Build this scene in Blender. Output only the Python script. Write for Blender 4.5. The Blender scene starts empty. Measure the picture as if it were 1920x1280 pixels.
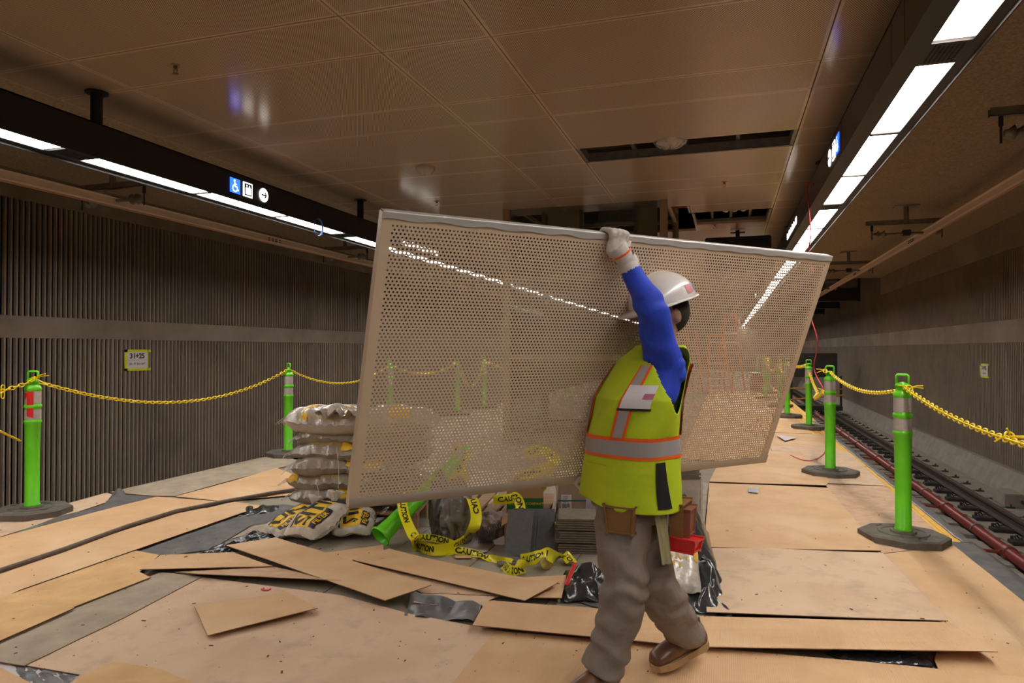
import bpy, bmesh, math, random
from mathutils import Vector, Matrix, noise
random.seed(7)
V = Vector
# ------------------------------------------------------------------ camera
H = 1.35
YAW = math.atan(402/1280.0); PITCH = math.atan(15/1280.0)
fwd0 = V((-math.sin(YAW), math.cos(YAW), 0)); RT = V((math.cos(YAW), math.sin(YAW), 0)); UP0 = V((0, 0, 1))
FW = fwd0*math.cos(PITCH)+UP0*math.sin(PITCH); UPV = UP0*math.cos(PITCH)-fwd0*math.sin(PITCH)
EYE = V((0, 0, H))
cd = bpy.data.cameras.new('camera'); cam = bpy.data.objects.new('camera', cd)
bpy.context.scene.collection.objects.link(cam)
cd.sensor_width = 36; cd.lens = 24; cd.clip_start = 0.05; cd.clip_end = 200
cam.location = EYE; cam.rotation_euler = (math.pi/2+PITCH, 0, YAW)
bpy.context.scene.camera = cam
# ------------------------------------------------------------------ world and exposure
w = bpy.data.worlds.new('world'); bpy.context.scene.world = w; w.use_nodes = True
w.node_tree.nodes['Background'].inputs[0].default_value = (0.02, 0.016, 0.013, 1)
w.node_tree.nodes['Background'].inputs[1].default_value = 0.3
vs = bpy.context.scene.view_settings
vs.view_transform = 'Standard'; vs.look = 'None'; vs.gamma = 1; vs.exposure = 1.74
try: vs.use_curve_mapping = False
except Exception: pass
LED = 9.5          # radiance of the diffusers of the lighting beams
SIGN = 1.5         # radiance of the lit pictograms and lettering
C = bpy.context.scene.collection
try:
    cy = bpy.context.scene.cycles
    cy.max_bounces = 8; cy.diffuse_bounces = 5; cy.glossy_bounces = 3; cy.transparent_max_bounces = 12
    cy.sample_clamp_indirect = 4.0; cy.caustics_reflective = False; cy.caustics_refractive = False
except Exception: pass
# ------------------------------------------------------------------ helpers: survey points
def ray(x, y): return FW+RT*((x-960)/1280.0)-UPV*((y-640)/1280.0)
def G(x, y, z=0.0):
    r = ray(x, y); return EYE+r*((z-H)/r.z)
def AX(x, y, X):
    r = ray(x, y); return EYE+r*(X/r.x)
def AY(x, y, Y):
    r = ray(x, y); return EYE+r*(Y/r.y)
def D(d, x, y): return EYE+ray(x, y)*d
# ------------------------------------------------------------------ helpers: materials
MATS = {}
def mat(name, col, rough=0.6, metal=0.0, col2=None, nscale=4.0, bump=0.0, bscale=60.0, emit=None, estr=0.0,
        alpha=1.0, spec=0.5, coat=0.0, trans=0.0, detail=6.0, lo=0.35, hi=0.65, col3=None, n3=1.2, lo3=0.5, hi3=0.7, stretch=None, flute=0):
    m = bpy.data.materials.new(name); m.use_nodes = True; MATS[name] = m
    nt = m.node_tree; N = nt.nodes; L = nt.links; b = N['Principled BSDF']
    b.inputs['Base Color'].default_value = (*col, 1); b.inputs['Roughness'].default_value = rough
    b.inputs['Metallic'].default_value = metal; b.inputs['Specular IOR Level'].default_value = spec
    if coat: b.inputs['Coat Weight'].default_value = coat; b.inputs['Coat Roughness'].default_value = 0.15
    if alpha < 1: b.inputs['Alpha'].default_value = alpha
    if trans: b.inputs['Transmission Weight'].default_value = trans
    if emit: b.inputs['Emission Color'].default_value = (*emit, 1); b.inputs['Emission Strength'].default_value = estr
    tc = None
    if col2 or bump or col3:
        tc = N.new('ShaderNodeTexCoord'); vec = tc.outputs['Object']
        if stretch:
            mp = N.new('ShaderNodeMapping'); mp.inputs['Scale'].default_value = stretch; L.new(vec, mp.inputs[0]); vec = mp.outputs[0]
    last = None
    if col2:
        n = N.new('ShaderNodeTexNoise'); n.inputs['Scale'].default_value = nscale; n.inputs['Detail'].default_value = detail
        n.inputs['Roughness'].default_value = 0.62
        L.new(vec, n.inputs['Vector'])
        r = N.new('ShaderNodeMapRange'); r.inputs[1].default_value = lo; r.inputs[2].default_value = hi; L.new(n.outputs[0], r.inputs[0])
        mx = N.new('ShaderNodeMix'); mx.data_type = 'RGBA'; L.new(r.outputs[0], mx.inputs[0])
        mx.inputs[6].default_value = (*col, 1); mx.inputs[7].default_value = (*col2, 1); last = mx.outputs[2]
    if col3:
        n = N.new('ShaderNodeTexNoise'); n.inputs['Scale'].default_value = n3; n.inputs['Detail'].default_value = 5; L.new(vec, n.inputs['Vector'])
        r = N.new('ShaderNodeMapRange'); r.inputs[1].default_value = lo3; r.inputs[2].default_value = hi3; L.new(n.outputs[0], r.inputs[0])
        mx = N.new('ShaderNodeMix'); mx.data_type = 'RGBA'; L.new(r.outputs[0], mx.inputs[0])
        if last: L.new(last, mx.inputs[6])
        else: mx.inputs[6].default_value = (*col, 1)
        mx.inputs[7].default_value = (*col3, 1); last = mx.outputs[2]
    if last: L.new(last, b.inputs['Base Color'])
    if bump:
        n = N.new('ShaderNodeTexNoise'); n.inputs['Scale'].default_value = bscale; n.inputs['Detail'].default_value = 4; L.new(vec, n.inputs['Vector'])
        bp = N.new('ShaderNodeBump'); bp.inputs['Strength'].default_value = bump; bp.inputs['Distance'].default_value = 0.01
        L.new(n.outputs[0], bp.inputs['Height']); L.new(bp.outputs[0], b.inputs['Normal'])
        if flute:
            wv = N.new('ShaderNodeTexWave'); wv.inputs['Scale'].default_value = flute; wv.inputs['Distortion'].default_value = 0.6; L.new(vec, wv.inputs['Vector'])
            b2 = N.new('ShaderNodeBump'); b2.inputs['Strength'].default_value = 0.22; b2.inputs['Distance'].default_value = 0.003
            L.new(wv.outputs[1], b2.inputs['Height']); L.new(bp.outputs[0], b2.inputs['Normal']); L.new(b2.outputs[0], b.inputs['Normal'])
    return m
def perforated(name, col, hole, rough, pitch=0.0137, rad=0.0040):
    """painted metal with staggered round dots, coloured dark for the unlit void behind its holes"""
    m = mat(name, col, rough); nt = m.node_tree; N = nt.nodes; L = nt.links; b = N['Principled BSDF']
    tc = N.new('ShaderNodeTexCoord'); sp = N.new('ShaderNodeSeparateXYZ'); L.new(tc.outputs['Object'], sp.inputs[0])
    def M(op, a, bb=None):
        n = N.new('ShaderNodeMath'); n.operation = op
        for i, q in enumerate((a, bb)):
            if q is None: continue
            if isinstance(q, (int, float)): n.inputs[i].default_value = q
            else: L.new(q, n.inputs[i])
        return n.outputs[0]
    px = pitch; py = pitch*1.732
    def cell(ox, oy):
        a = M('MULTIPLY', M('SUBTRACT', M('FLOORED_MODULO', M('ADD', M('DIVIDE', sp.outputs[0], px), ox), 1.0), 0.5), px)
        c = M('MULTIPLY', M('SUBTRACT', M('FLOORED_MODULO', M('ADD', M('DIVIDE', sp.outputs[1], py), oy), 1.0), 0.5), py)
        return M('ADD', M('MULTIPLY', a, a), M('MULTIPLY', c, c))
    d = M('MINIMUM', cell(0, 0), cell(0.5, 0.5))
    k = M('LESS_THAN', d, rad*rad)
    mx = N.new('ShaderNodeMix'); mx.data_type = 'RGBA'; L.new(k, mx.inputs[0])
    mx.inputs[6].default_value = (*col, 1); mx.inputs[7].default_value = (*hole, 1); L.new(mx.outputs[2], b.inputs['Base Color'])  # the darkness inside the perforations is painted into the base colour
    sm = N.new('ShaderNodeMix'); L.new(k, sm.inputs[0]); sm.inputs[2].default_value = 0.5; sm.inputs[3].default_value = 0.0
    L.new(sm.outputs[0], b.inputs['Specular IOR Level'])
    return m
def clearfilm(name, tint, amount, rough=0.12, bump=0.5, bscale=14):
    """thin clear polythene: mostly lets light through, with glossy creases"""
    m = bpy.data.materials.new(name); m.use_nodes = True; nt = m.node_tree; N = nt.nodes; L = nt.links
    N.clear(); o = N.new('ShaderNodeOutputMaterial'); mx = N.new('ShaderNodeMixShader'); t = N.new('ShaderNodeBsdfTransparent')
    t.inputs[0].default_value = (0.95, 0.95, 0.95, 1)
    p = N.new('ShaderNodeBsdfPrincipled'); p.inputs['Base Color'].default_value = (*tint, 1); p.inputs['Roughness'].default_value = rough
    p.inputs['Specular IOR Level'].default_value = 0.9
    tc = N.new('ShaderNodeTexCoord'); n = N.new('ShaderNodeTexNoise'); n.inputs['Scale'].default_value = bscale; n.inputs['Detail'].default_value = 5
    L.new(tc.outputs['Object'], n.inputs['Vector'])
    bp = N.new('ShaderNodeBump'); bp.inputs['Strength'].default_value = bump; bp.inputs['Distance'].default_value = 0.05
    L.new(n.outputs[0], bp.inputs['Height']); L.new(bp.outputs[0], p.inputs['Normal'])
    mx.inputs[0].default_value = amount; L.new(t.outputs[0], mx.inputs[1]); L.new(p.outputs[0], mx.inputs[2]); L.new(mx.outputs[0], o.inputs[0])
    MATS[name] = m; return m
concrete = mat('concrete', (0.23, 0.175, 0.132), 0.85, col2=(0.18, 0.135, 0.10), nscale=2.5, bump=0.25, bscale=25, col3=(0.28, 0.22, 0.17), n3=0.7)
ribbed = mat('ribbed_concrete', (0.28, 0.215, 0.165), 0.88, col2=(0.22, 0.17, 0.13), nscale=3, bump=0.06, bscale=60, col3=(0.31, 0.24, 0.185), n3=0.5)
rough_ceiling = mat('sprayed_ceiling', (0.44, 0.32, 0.21), 0.95, col2=(0.30, 0.21, 0.135), nscale=45, bump=0.7, bscale=70, lo=0.4, hi=0.6)
terrazzo = mat('terrazzo', (0.36, 0.31, 0.24), 0.5, col2=(0.29, 0.25, 0.19), nscale=140, bump=0.05, detail=3, col3=(0.24, 0.2, 0.15), n3=2.5)
track_concrete = mat('track_concrete', (0.30, 0.26, 0.215), 0.85, col2=(0.22, 0.19, 0.155), nscale=5, bump=0.25, bscale=40)
slab_mat = mat('slab_concrete', (0.30, 0.25, 0.19), 0.8, col2=(0.24, 0.2, 0.15), nscale=6)
card = [mat('cardboard', (0.70, 0.44, 0.235), 0.75, col2=(0.61, 0.37, 0.19), nscale=3.5, bump=0.08, bscale=150, col3=(0.75, 0.51, 0.30), n3=1.3, flute=36),
        mat('cardboard_yellow', (0.76, 0.48, 0.21), 0.75, col2=(0.60, 0.35, 0.15), nscale=4, bump=0.06, bscale=120, flute=36, col3=(0.70, 0.45, 0.24), n3=1.5),
        mat('cardboard_dusty', (0.68, 0.48, 0.32), 0.8, col2=(0.40, 0.28, 0.19), nscale=6, lo=0.50, hi=0.85, detail=12, bump=0.12, bscale=90, col3=(0.60, 0.40, 0.25), n3=2.1),
        mat('cardboard_grey', (0.46, 0.37, 0.275), 0.85, col2=(0.31, 0.25, 0.185), nscale=5, lo=0.3, hi=0.7, bump=0.06, bscale=90),
        mat('cardboard_stained', (0.64, 0.42, 0.27), 0.8, col2=(0.50, 0.31, 0.185), nscale=9, lo=0.4, hi=0.7, col3=(0.33, 0.24, 0.17), n3=2.3, lo3=0.56, hi3=0.72)]
card_edge_shade = mat('cardboard_edge_shade', (0.26, 0.13, 0.06), 0.9)  # edges coloured dark to stand in for the shadow gap under each sheet
blackplastic = mat('black_polythene', (0.035, 0.036, 0.04), 0.22, spec=0.8, bump=0.9, bscale=9)
greyplastic = mat('dusty_polythene', (0.10, 0.10, 0.105), 0.42, col2=(0.19, 0.18, 0.17), nscale=7, spec=0.6, bump=0.6, bscale=11)
red = mat('red_paint', (0.26, 0.035, 0.028), 0.4, col2=(0.2, 0.04, 0.035), nscale=8)
redbright = mat('red_plastic', (0.65, 0.02, 0.02), 0.4)
steel = mat('rail_steel', (0.10, 0.075, 0.058), 0.5, 0.4, col2=(0.065, 0.045, 0.035), nscale=12)
polished = mat('polished_rail', (0.5, 0.5, 0.52), 0.22, 1.0)
iron = mat('dark_iron', (0.03, 0.024, 0.02), 0.7)
galv = mat('galvanised_steel', (0.30, 0.27, 0.23), 0.5, 0.5, col2=(0.22, 0.19, 0.16), nscale=14)
green = mat('lime_green_plastic', (0.17, 0.74, 0.014), 0.42, col2=(0.13, 0.62, 0.014), nscale=5, coat=0.2)
reflective = mat('reflective_sheeting', (0.50, 0.44, 0.42), 0.35, col2=(0.42, 0.36, 0.34), nscale=30)
rubber = mat('dusty_rubber', (0.16, 0.135, 0.11), 0.9, col2=(0.10, 0.085, 0.07), nscale=9, bump=0.3, bscale=50)
yellowp = mat('yellow_plastic', (0.92, 0.68, 0.006), 0.35, coat=0.2)
tape_y = mat('yellow_tape', (0.86, 0.78, 0.01), 0.38, coat=0.2)
hivis_tape = mat('acid_yellow_tape', (0.60, 0.60, 0.01), 0.5)
blackink = mat('black_ink', (0.012, 0.012, 0.012), 0.6)
paper = mat('white_paper', (0.62, 0.55, 0.56), 0.7)
blackpaint = mat('black_enamel', (0.012, 0.010, 0.009), 0.5)
bronze = mat('dark_bronze_paint', (0.045, 0.032, 0.026), 0.45)
ledmat = mat('led_diffuser', (0.8, 0.8, 0.8), 0.5, emit=(1.0, 0.955, 0.90), estr=LED)
signwhite = mat('lit_white', (0.8, 0.8, 0.8), 0.5, emit=(1, 0.93, 0.84), estr=SIGN)
signblue = mat('lit_blue', (0.02, 0.06, 0.6), 0.5, emit=(0.012, 0.07, 0.9), estr=SIGN*0.9)
CEIL_COL = (0.62, 0.45, 0.33)
ceil_perf = perforated('perforated_ceiling_metal', CEIL_COL, (0.09, 0.06, 0.04), 0.19)
ceil_plain = mat('painted_ceiling_metal', (0.60, 0.43, 0.315), 0.19)
alu = mat('aluminium', (0.66, 0.62, 0.58), 0.32, 0.9)
alupaint = mat('bronze_panel_metal', (0.70, 0.52, 0.365), 0.42)
glass_dark = mat('tinted_glass', (0.03, 0.035, 0.028), 0.08, spec=0.6, alpha=0.32)
tanmetal = mat('tan_steel', (0.36, 0.25, 0.16), 0.5, 0.3)
wood = mat('pallet_wood', (0.42, 0.26, 0.13), 0.75, col2=(0.30, 0.18, 0.09), nscale=3, stretch=(1, 14, 14), bump=0.15)
slate = mat('grey_slate_tile', (0.145, 0.145, 0.15), 0.65, col2=(0.12, 0.12, 0.125), nscale=40)
browntile = mat('brown_tile', (0.21, 0.17, 0.13), 0.7, col2=(0.15, 0.12, 0.09), nscale=12)
carton = mat('brown_carton', (0.44, 0.24, 0.11), 0.75, col2=(0.38, 0.20, 0.09), nscale=3)
carton_grey = mat('wrapped_carton', (0.36, 0.25, 0.17), 0.45, col2=(0.29, 0.2, 0.14), nscale=4, coat=0.3)
greenprint = mat('green_print', (0.015, 0.14, 0.03), 0.6)
goldprint = mat('ochre_print', (0.62, 0.36, 0.02), 0.6)
yellowprint = mat('yellow_print', (0.83, 0.50, 0.02), 0.5)
sandbag = mat('sand_in_clear_plastic', (0.40, 0.33, 0.265), 0.33, col2=(0.29, 0.235, 0.185), nscale=7, bump=0.9, bscale=22, spec=0.7, coat=0.25)
topbag = mat('pale_plastic_sack', (0.58, 0.51, 0.44), 0.30, col2=(0.45, 0.38, 0.31), nscale=6, bump=0.9, bscale=18, spec=0.7, coat=0.3)
whitesack = mat('woven_white_sack', (0.72, 0.65, 0.56), 0.75, col2=(0.50, 0.43, 0.35), nscale=10, bump=0.6, bscale=30)
film = clearfilm('clear_film', (0.75, 0.7, 0.66), 0.42)
trashbag = clearfilm('smoky_plastic', (0.22, 0.2, 0.18), 0.82, rough=0.2, bump=0.8)
orange_fg = mat('orange_fibreglass', (0.80, 0.16, 0.04), 0.5)
tactile = mat('tactile_yellow', (0.80, 0.47, 0.08), 0.6)
redcord = mat('red_cord', (0.62, 0.03, 0.05), 0.5)
bluecord = mat('blue_cord', (0.05, 0.16, 0.42), 0.5)
whitecord = mat('white_cord', (0.65, 0.6, 0.52), 0.6)
hosemat = mat('dusty_hose', (0.15, 0.115, 0.09), 0.7, col2=(0.1, 0.075, 0.06), nscale=20)
screen = mat('screen_glass', (0.02, 0.018, 0.016), 0.25)
# person
limevest = mat('lime_vest_fabric', (0.58, 0.70, 0.012), 0.75, bump=0.3, bscale=14, col2=(0.47, 0.60, 0.012), nscale=6)
orangetrim = mat('orange_trim', (0.95, 0.13, 0.01), 0.6)
silvertape = mat('silver_tape', (0.36, 0.33, 0.33), 0.45)
blueshirt = mat('blue_shirt', (0.012, 0.045, 0.46), 0.75, bump=0.4, bscale=16, col2=(0.02, 0.06, 0.58), nscale=5)
trousers = mat('grey_brown_trousers', (0.22, 0.17, 0.14), 0.85, col2=(0.25, 0.2, 0.17), nscale=9, bump=0.5, bscale=20)
skin = mat('skin', (0.36, 0.19, 0.12), 0.55)
helmetm = mat('white_helmet', (0.68, 0.62, 0.57), 0.3, coat=0.4)
glovem = mat('white_glove', (0.60, 0.53, 0.48), 0.8, bump=0.4, bscale=40)
bootm = mat('brown_leather', (0.11, 0.045, 0.022), 0.42, col2=(0.16, 0.07, 0.035), nscale=12, coat=0.2)
solem = mat('tan_sole', (0.42, 0.27, 0.13), 0.7)
beltm = mat('tan_leather', (0.22, 0.10, 0.03), 0.6)
blackcloth = mat('black_cloth', (0.015, 0.013, 0.012), 0.85)
hairm = mat('dark_hair', (0.02, 0.013, 0.01), 0.8)
# ------------------------------------------------------------------ helpers: meshes and tagging
class MB:
    def __init__(s): s.v = []; s.f = []; s.m = []
    def add(s, vs, fs, mi=0):
        o = len(s.v); s.v += [tuple(p) for p in vs]; s.f += [tuple(i+o for i in f) for f in fs]; s.m += [mi]*len(fs); return s
    def box(s, a, b, mi=0, M=None, bev=0.0):
        x0, y0, z0 = a; x1, y1, z1 = b
        if bev > 0:
            bm = bmesh.new(); bmesh.ops.create_cube(bm, size=1)
            for v in bm.verts: v.co = V(((x0+x1)/2+v.co.x*(x1-x0), (y0+y1)/2+v.co.y*(y1-y0), (z0+z1)/2+v.co.z*(z1-z0)))
            bmesh.ops.bevel(bm, geom=bm.edges[:], offset=bev, segments=2, affect='EDGES', clamp_overlap=True)
            vs = [v.co.copy() for v in bm.verts]; bm.verts.index_update(); fs = [[v.index for v in f.verts] for f in bm.faces]; bm.free()
        else:
            vs = [V((x, y, z)) for z in (z0, z1) for y in (y0, y1) for x in (x0, x1)]
            fs = [(0, 2, 3, 1), (4, 5, 7, 6), (0, 1, 5, 4), (2, 6, 7, 3), (0, 4, 6, 2), (1, 3, 7, 5)]
        if M: vs = [M@v for v in vs]
        return s.add(vs, fs, mi)
    def obox(s, c, ax, ay, az, mi=0):
        """box from centre and three half vectors"""
        vs = [c+ax*i+ay*j+az*k for k in (-1, 1) for j in (-1, 1) for i in (-1, 1)]
        return s.add(vs, [(0, 2, 3, 1), (4, 5, 7, 6), (0, 1, 5, 4), (2, 6, 7, 3), (0, 4, 6, 2), (1, 3, 7, 5)], mi)
    def tube(s, pts, r, n=8, mi=0, closed=False, cap=True):
        pts = [V(p) for p in pts]; k = len(pts); rr = r if isinstance(r, (list, tuple)) else [r]*k
        rings = []; nrm = None
        for i, p in enumerate(pts):
            if closed: t = pts[(i+1) % k]-pts[i-1]
            else: t = pts[min(i+1, k-1)]-pts[max(i-1, 0)]
            if t.length < 1e-9: t = V((0, 0, 1))
            t.normalize()
            if nrm is None:
                nrm = t.cross(V((0, 0, 1)));
                if nrm.length < 0.05: nrm = t.cross(V((1, 0, 0)))
            nrm = nrm-t*nrm.dot(t)
            if nrm.length < 1e-6: nrm = t.orthogonal()
            nrm.normalize(); bn = t.cross(nrm)
            e = rr[i] if isinstance(rr[i], (list, tuple)) else (rr[i], rr[i])
            rings.append([p+nrm*math.cos(2*math.pi*j/n)*e[0]+bn*math.sin(2*math.pi*j/n)*e[1] for j in range(n)])
        vs = [q for rg in rings for q in rg]; fs = []
        for i in range(k if closed else k-1):
            a = i*n; b = ((i+1) % k)*n
            for j in range(n): fs.append((a+j, a+(j+1) % n, b+(j+1) % n, b+j))
        if cap and not closed: fs.append(tuple(reversed(range(n)))); fs.append(tuple(range((k-1)*n, k*n)))
        return s.add(vs, fs, mi)
    def lathe(s, prof, n=20, mi=0, M=None, cap=True):
        vs = []; fs = []
        for r, z in prof:
            for j in range(n): vs.append(V((r*math.cos(2*math.pi*j/n), r*math.sin(2*math.pi*j/n), z)))
        for i in range(len(prof)-1):
            for j in range(n): fs.append((i*n+j, i*n+(j+1) % n, (i+1)*n+(j+1) % n, (i+1)*n+j))
        if cap: fs.append(tuple(reversed(range(n)))); fs.append(tuple(range((len(prof)-1)*n, len(prof)*n)))
        if M: vs = [M@v for v in vs]
        return s.add(vs, fs, mi)
    def prism(s, poly, z0, z1, mi=0, M=None, mside=None):
        n = len(poly); vs = [V((p[0], p[1], z0)) for p in poly]+[V((p[0], p[1], z1)) for p in poly]
        if M: vs = [M@v for v in vs]
        s.add(vs, [tuple(reversed(range(n))), tuple(range(n, 2*n))], mi); o = len(s.v)-2*n
        ms = mi if mside is None else mside
        for i in range(n): s.f.append((o+i, o+(i+1) % n, o+n+(i+1) % n, o+n+i)); s.m.append(ms)
        return s
    def build(s, name, mats, parent=None, smooth=False, world=False, **kw):
        me = bpy.data.meshes.new(name); me.from_pydata(s.v, [], s.f)
        if not isinstance(mats, (list, tuple)): mats = [mats]
        for q in mats: me.materials.append(q)
        if len(mats) > 1: me.polygons.foreach_set('material_index', s.m)
        if smooth: me.polygons.foreach_set('use_smooth', [True]*len(me.polygons))
        me.validate(); me.update()
        return link(name, me, parent, world, **kw)
def link(name, me, parent=None, world=False, label=None, cat=None, group=None, kind=None):
    o = bpy.data.objects.new(name, me); C.objects.link(o)
    if parent:
        o.parent = parent
        if world: o.matrix_parent_inverse = wm(parent).inverted()
    if label: o['label'] = label
    if cat: o['category'] = cat
    if group: o['group'] = group
    if kind: o['kind'] = kind
    return o
def wm(o):
    M = Matrix.LocRotScale(o.location, o.rotation_euler, o.scale)
    if o.parent: M = wm(o.parent)@o.matrix_parent_inverse@M
    return M
def thing(name, label, cat, loc=(0, 0, 0), rz=0.0, group=None):
    o = bpy.data.objects.new(name, None); C.objects.link(o); o.empty_display_size = 0.1
    o.location = loc; o.rotation_euler = (0, 0, rz); o['label'] = label; o['category'] = cat
    if group: o['group'] = group
    return o
def copy_thing(root, loc, rz, label, group=None):
    r = root.copy(); C.objects.link(r); r.location = loc; r.rotation_euler = (0, 0, rz); r['label'] = label
    if group: r['group'] = group
    for ch in [q for q in bpy.data.objects if q.parent == root]:
        c = ch.copy(); C.objects.link(c); c.parent = r
        for g in [q for q in bpy.data.objects if q.parent == ch]:
            d = g.copy(); C.objects.link(d); d.parent = c
    return r
def text_mesh(s, size=1.0, ext=0.0, align='CENTER', bold=0.0):
    cu = bpy.data.curves.new('t', 'FONT'); cu.body = s; cu.size = size; cu.extrude = ext; cu.align_x = align; cu.align_y = 'CENTER'; cu.resolution_u = 2
    cu.offset = bold
    o = bpy.data.objects.new('t', cu); C.objects.link(o); bpy.context.view_layer.update()
    me = bpy.data.meshes.new_from_object(o.evaluated_get(bpy.context.evaluated_depsgraph_get()))
    vs = [v.co.copy() for v in me.vertices]; fs = [tuple(p.vertices) for p in me.polygons]
    bpy.data.objects.remove(o); bpy.data.curves.remove(cu); bpy.data.meshes.remove(me)
    return vs, fs
def lettering(name, s, size, O, ex, ey, mat_, parent, ext=0.001, sx=1.0, bold=0.0, world=True, label=None):
    """flat lettering lying in the plane through O spanned by ex (reading direction) and ey"""
    vs, fs = text_mesh(s, size, ext, bold=bold); ex = V(ex); ey = V(ey); ez = ex.cross(ey)
    mb = MB(); mb.add([V(O)+ex*v.x*sx+ey*v.y+ez*v.z for v in vs], fs)
    return mb.build(name, mat_, parent, world=world, label=label)
def nz(p, s=1.0, k=0): return noise.noise(V((p[0]*s+k*13.7, p[1]*s-k*7.1, (p[2] if len(p) > 2 else 0)*s+k)))
# ================================================================== STRUCTURE
Y0, Y1 = -6.0, 46.0
PL, PR = -5.42, 1.62
WL, WR = -8.2, 4.5
TB = -0.98
ZC = 3.42
def S(name, mb, m, parent=None, **k):
    return mb.build(name, m, parent, kind='structure', **k) if parent is None else mb.build(name, m, parent, **k)
fl = S('floor', MB().box((PL, Y0, -0.25), (PR, Y1, -0.012)).box((PL+0.12, Y0, -1.0), (PR-0.12, Y1, -0.25)), slab_mat)
# terrazzo tiles of the platform floor, where they show between the coverings
for i in range(-9, 1):
    for j in range(5, 12):
        x = i*0.61+0.30; y = j*0.61-0.1
        if x > -0.2 or x < -5.3: continue
        dz = 0.0006*nz((i*1.7, j*2.3))
        MB().box((x+0.003, y+0.003, -0.02), (x+0.607, y+0.607, dz), bev=0.002).build('floor_tile', terrazzo, fl)
edge = MB()
for k in range(0, 40):
    y = 2.0+k*0.61
    e = MB().box((1.01, y+0.004, -0.012), (PR-0.005, y+0.606, 0.0))
    for r in range(7): e.box((1.06+r*0.075, y+0.03, 0.0), (1.085+r*0.075, y+0.58, 0.005))
    e.build('tactile_tile', tactile, fl)
S('floor_trackbed_right', MB().box((PR-0.12, Y0, -1.25), (WR+0.3, Y1, TB)), track_concrete)
S('floor_trackbed_left', MB().box((WL-0.3, Y0, -1.25), (PL+0.12, Y1, TB)), track_concrete)
# ribbed walls
def ribs(X, sgn, z0, z1, ya, yb, pitch=0.0715, depth=0.034):
    mb = MB(); vs = []; n = int((yb-ya)/pitch)
    prof = []
    for k in range(n):
        y = ya+k*pitch
        prof += [(0, y), (0, y+pitch*0.50), (depth, y+pitch*0.62), (depth, y+pitch*0.90)]
    prof.append((0, ya+n*pitch))
    for d, y in prof: vs += [V((X+sgn*d, y, z0)), V((X+sgn*d, y, z1))]
    fs = []
    for k in range(len(prof)-1):
        a = 2*k; fs.append((a, a+2, a+3, a+1) if sgn > 0 else (a, a+1, a+3, a+2))
    mb.add(vs, fs); return mb
wl = S('wall_left', MB().box((WL-0.3, Y0, TB), (WL, Y1, 4.6)), concrete)
ribs(WL, 1, TB, 1.49, Y0, Y1).build('ribbed_facing', ribbed, wl, label='lower band of vertical ribs cast in the concrete')
ribs(WL, 1, 1.76, 3.17, Y0, Y1).build('ribbed_facing', ribbed, wl, label='upper band of vertical ribs cast in the concrete')
MB().box((WL, Y0, 1.49), (WL+0.035, Y1, 1.76)).build('smooth_band', concrete, wl)
MB().box((WL, Y0, 3.17), (WL+0.05, Y1, 3.6)).build('smooth_band', concrete, wl, label='smooth band along the top of the ribs')
wr = S('wall_right', MB().box((WR, Y0, TB), (WR+0.3, Y1, 4.9)), concrete)
ribs(WR, -1, -0.62, 1.47, Y0, Y1).build('ribbed_facing', ribbed, wr, label='lower band of vertical ribs cast in the concrete')
ribs(WR, -1, 1.84, 3.0, Y0, 23.0).build('ribbed_facing', ribbed, wr, label='upper band of vertical ribs cast in the concrete')
ribs(WR, -1, 1.84, 4.6, 23.0, Y1).build('ribbed_facing', ribbed, wr, label='tall band of ribs beyond the end of the low ceiling')
MB().box((WR-0.035, Y0, 1.47), (WR, Y1, 1.84)).build('smooth_band', concrete, wr)
MB().box((WR-0.05, Y0, 3.0), (WR, 23.0, 3.6)).build('smooth_band', concrete, wr, label='smooth band along the top of the ribs')
cb = MB(); cb.prism([(WR, TB), (WR-0.28, TB), (WR-0.12, -0.60), (WR, -0.60)], Y0, Y1, M=Matrix(((1, 0, 0, 0), (0, 0, 1, 0), (0, 1, 0, 0), (0, 0, 0, 1))))
S('trim_1', cb, track_concrete)
# rough ceilings over the tracks, high slab over the platform
S('ceiling_over_left_track', MB().box((WL, Y0, 3.52), (-5.27, Y1, 3.9)), rough_ceiling)
S('ceiling_over_right_track', MB().box((1.47, Y0, 3.52), (WR, 23.0, 3.9)).box((1.47, 23.0, 4.6), (WR, Y1, 4.9)), rough_ceiling)
S('ceiling_slab', MB().box((-5.3, Y0, 4.3), (1.5, Y1, 4.6)), concrete)
S('wall_back', MB().box((WL-0.3, Y0-0.2, -1.2), (WR+0.3, Y0, 4.9)), concrete)
S('wall_front', MB().box((WL-0.3, Y1, -1.2), (WR+0.3, Y1+0.2, 4.9)), concrete)
# dark header beams crossing the track beyond the low ceiling
for k in range(6):
    y = 24.2+k*4.2
    MB().box((1.9, y, 2.92), (4.05, y+0.35, 3.34)).box((4.05, y+0.1, 2.9), (4.12, y+0.2, 4.6)).box((1.95, y+0.1, 3.34), (2.02, y+0.2, 4.6)).build('duct_beam', blackpaint, None,
        label=['nearest', 'second', 'third', 'fourth', 'fifth', 'farthest'][k]+' of the black ducts crossing above the right track', cat='duct', group='black ducts above the right track')
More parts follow.
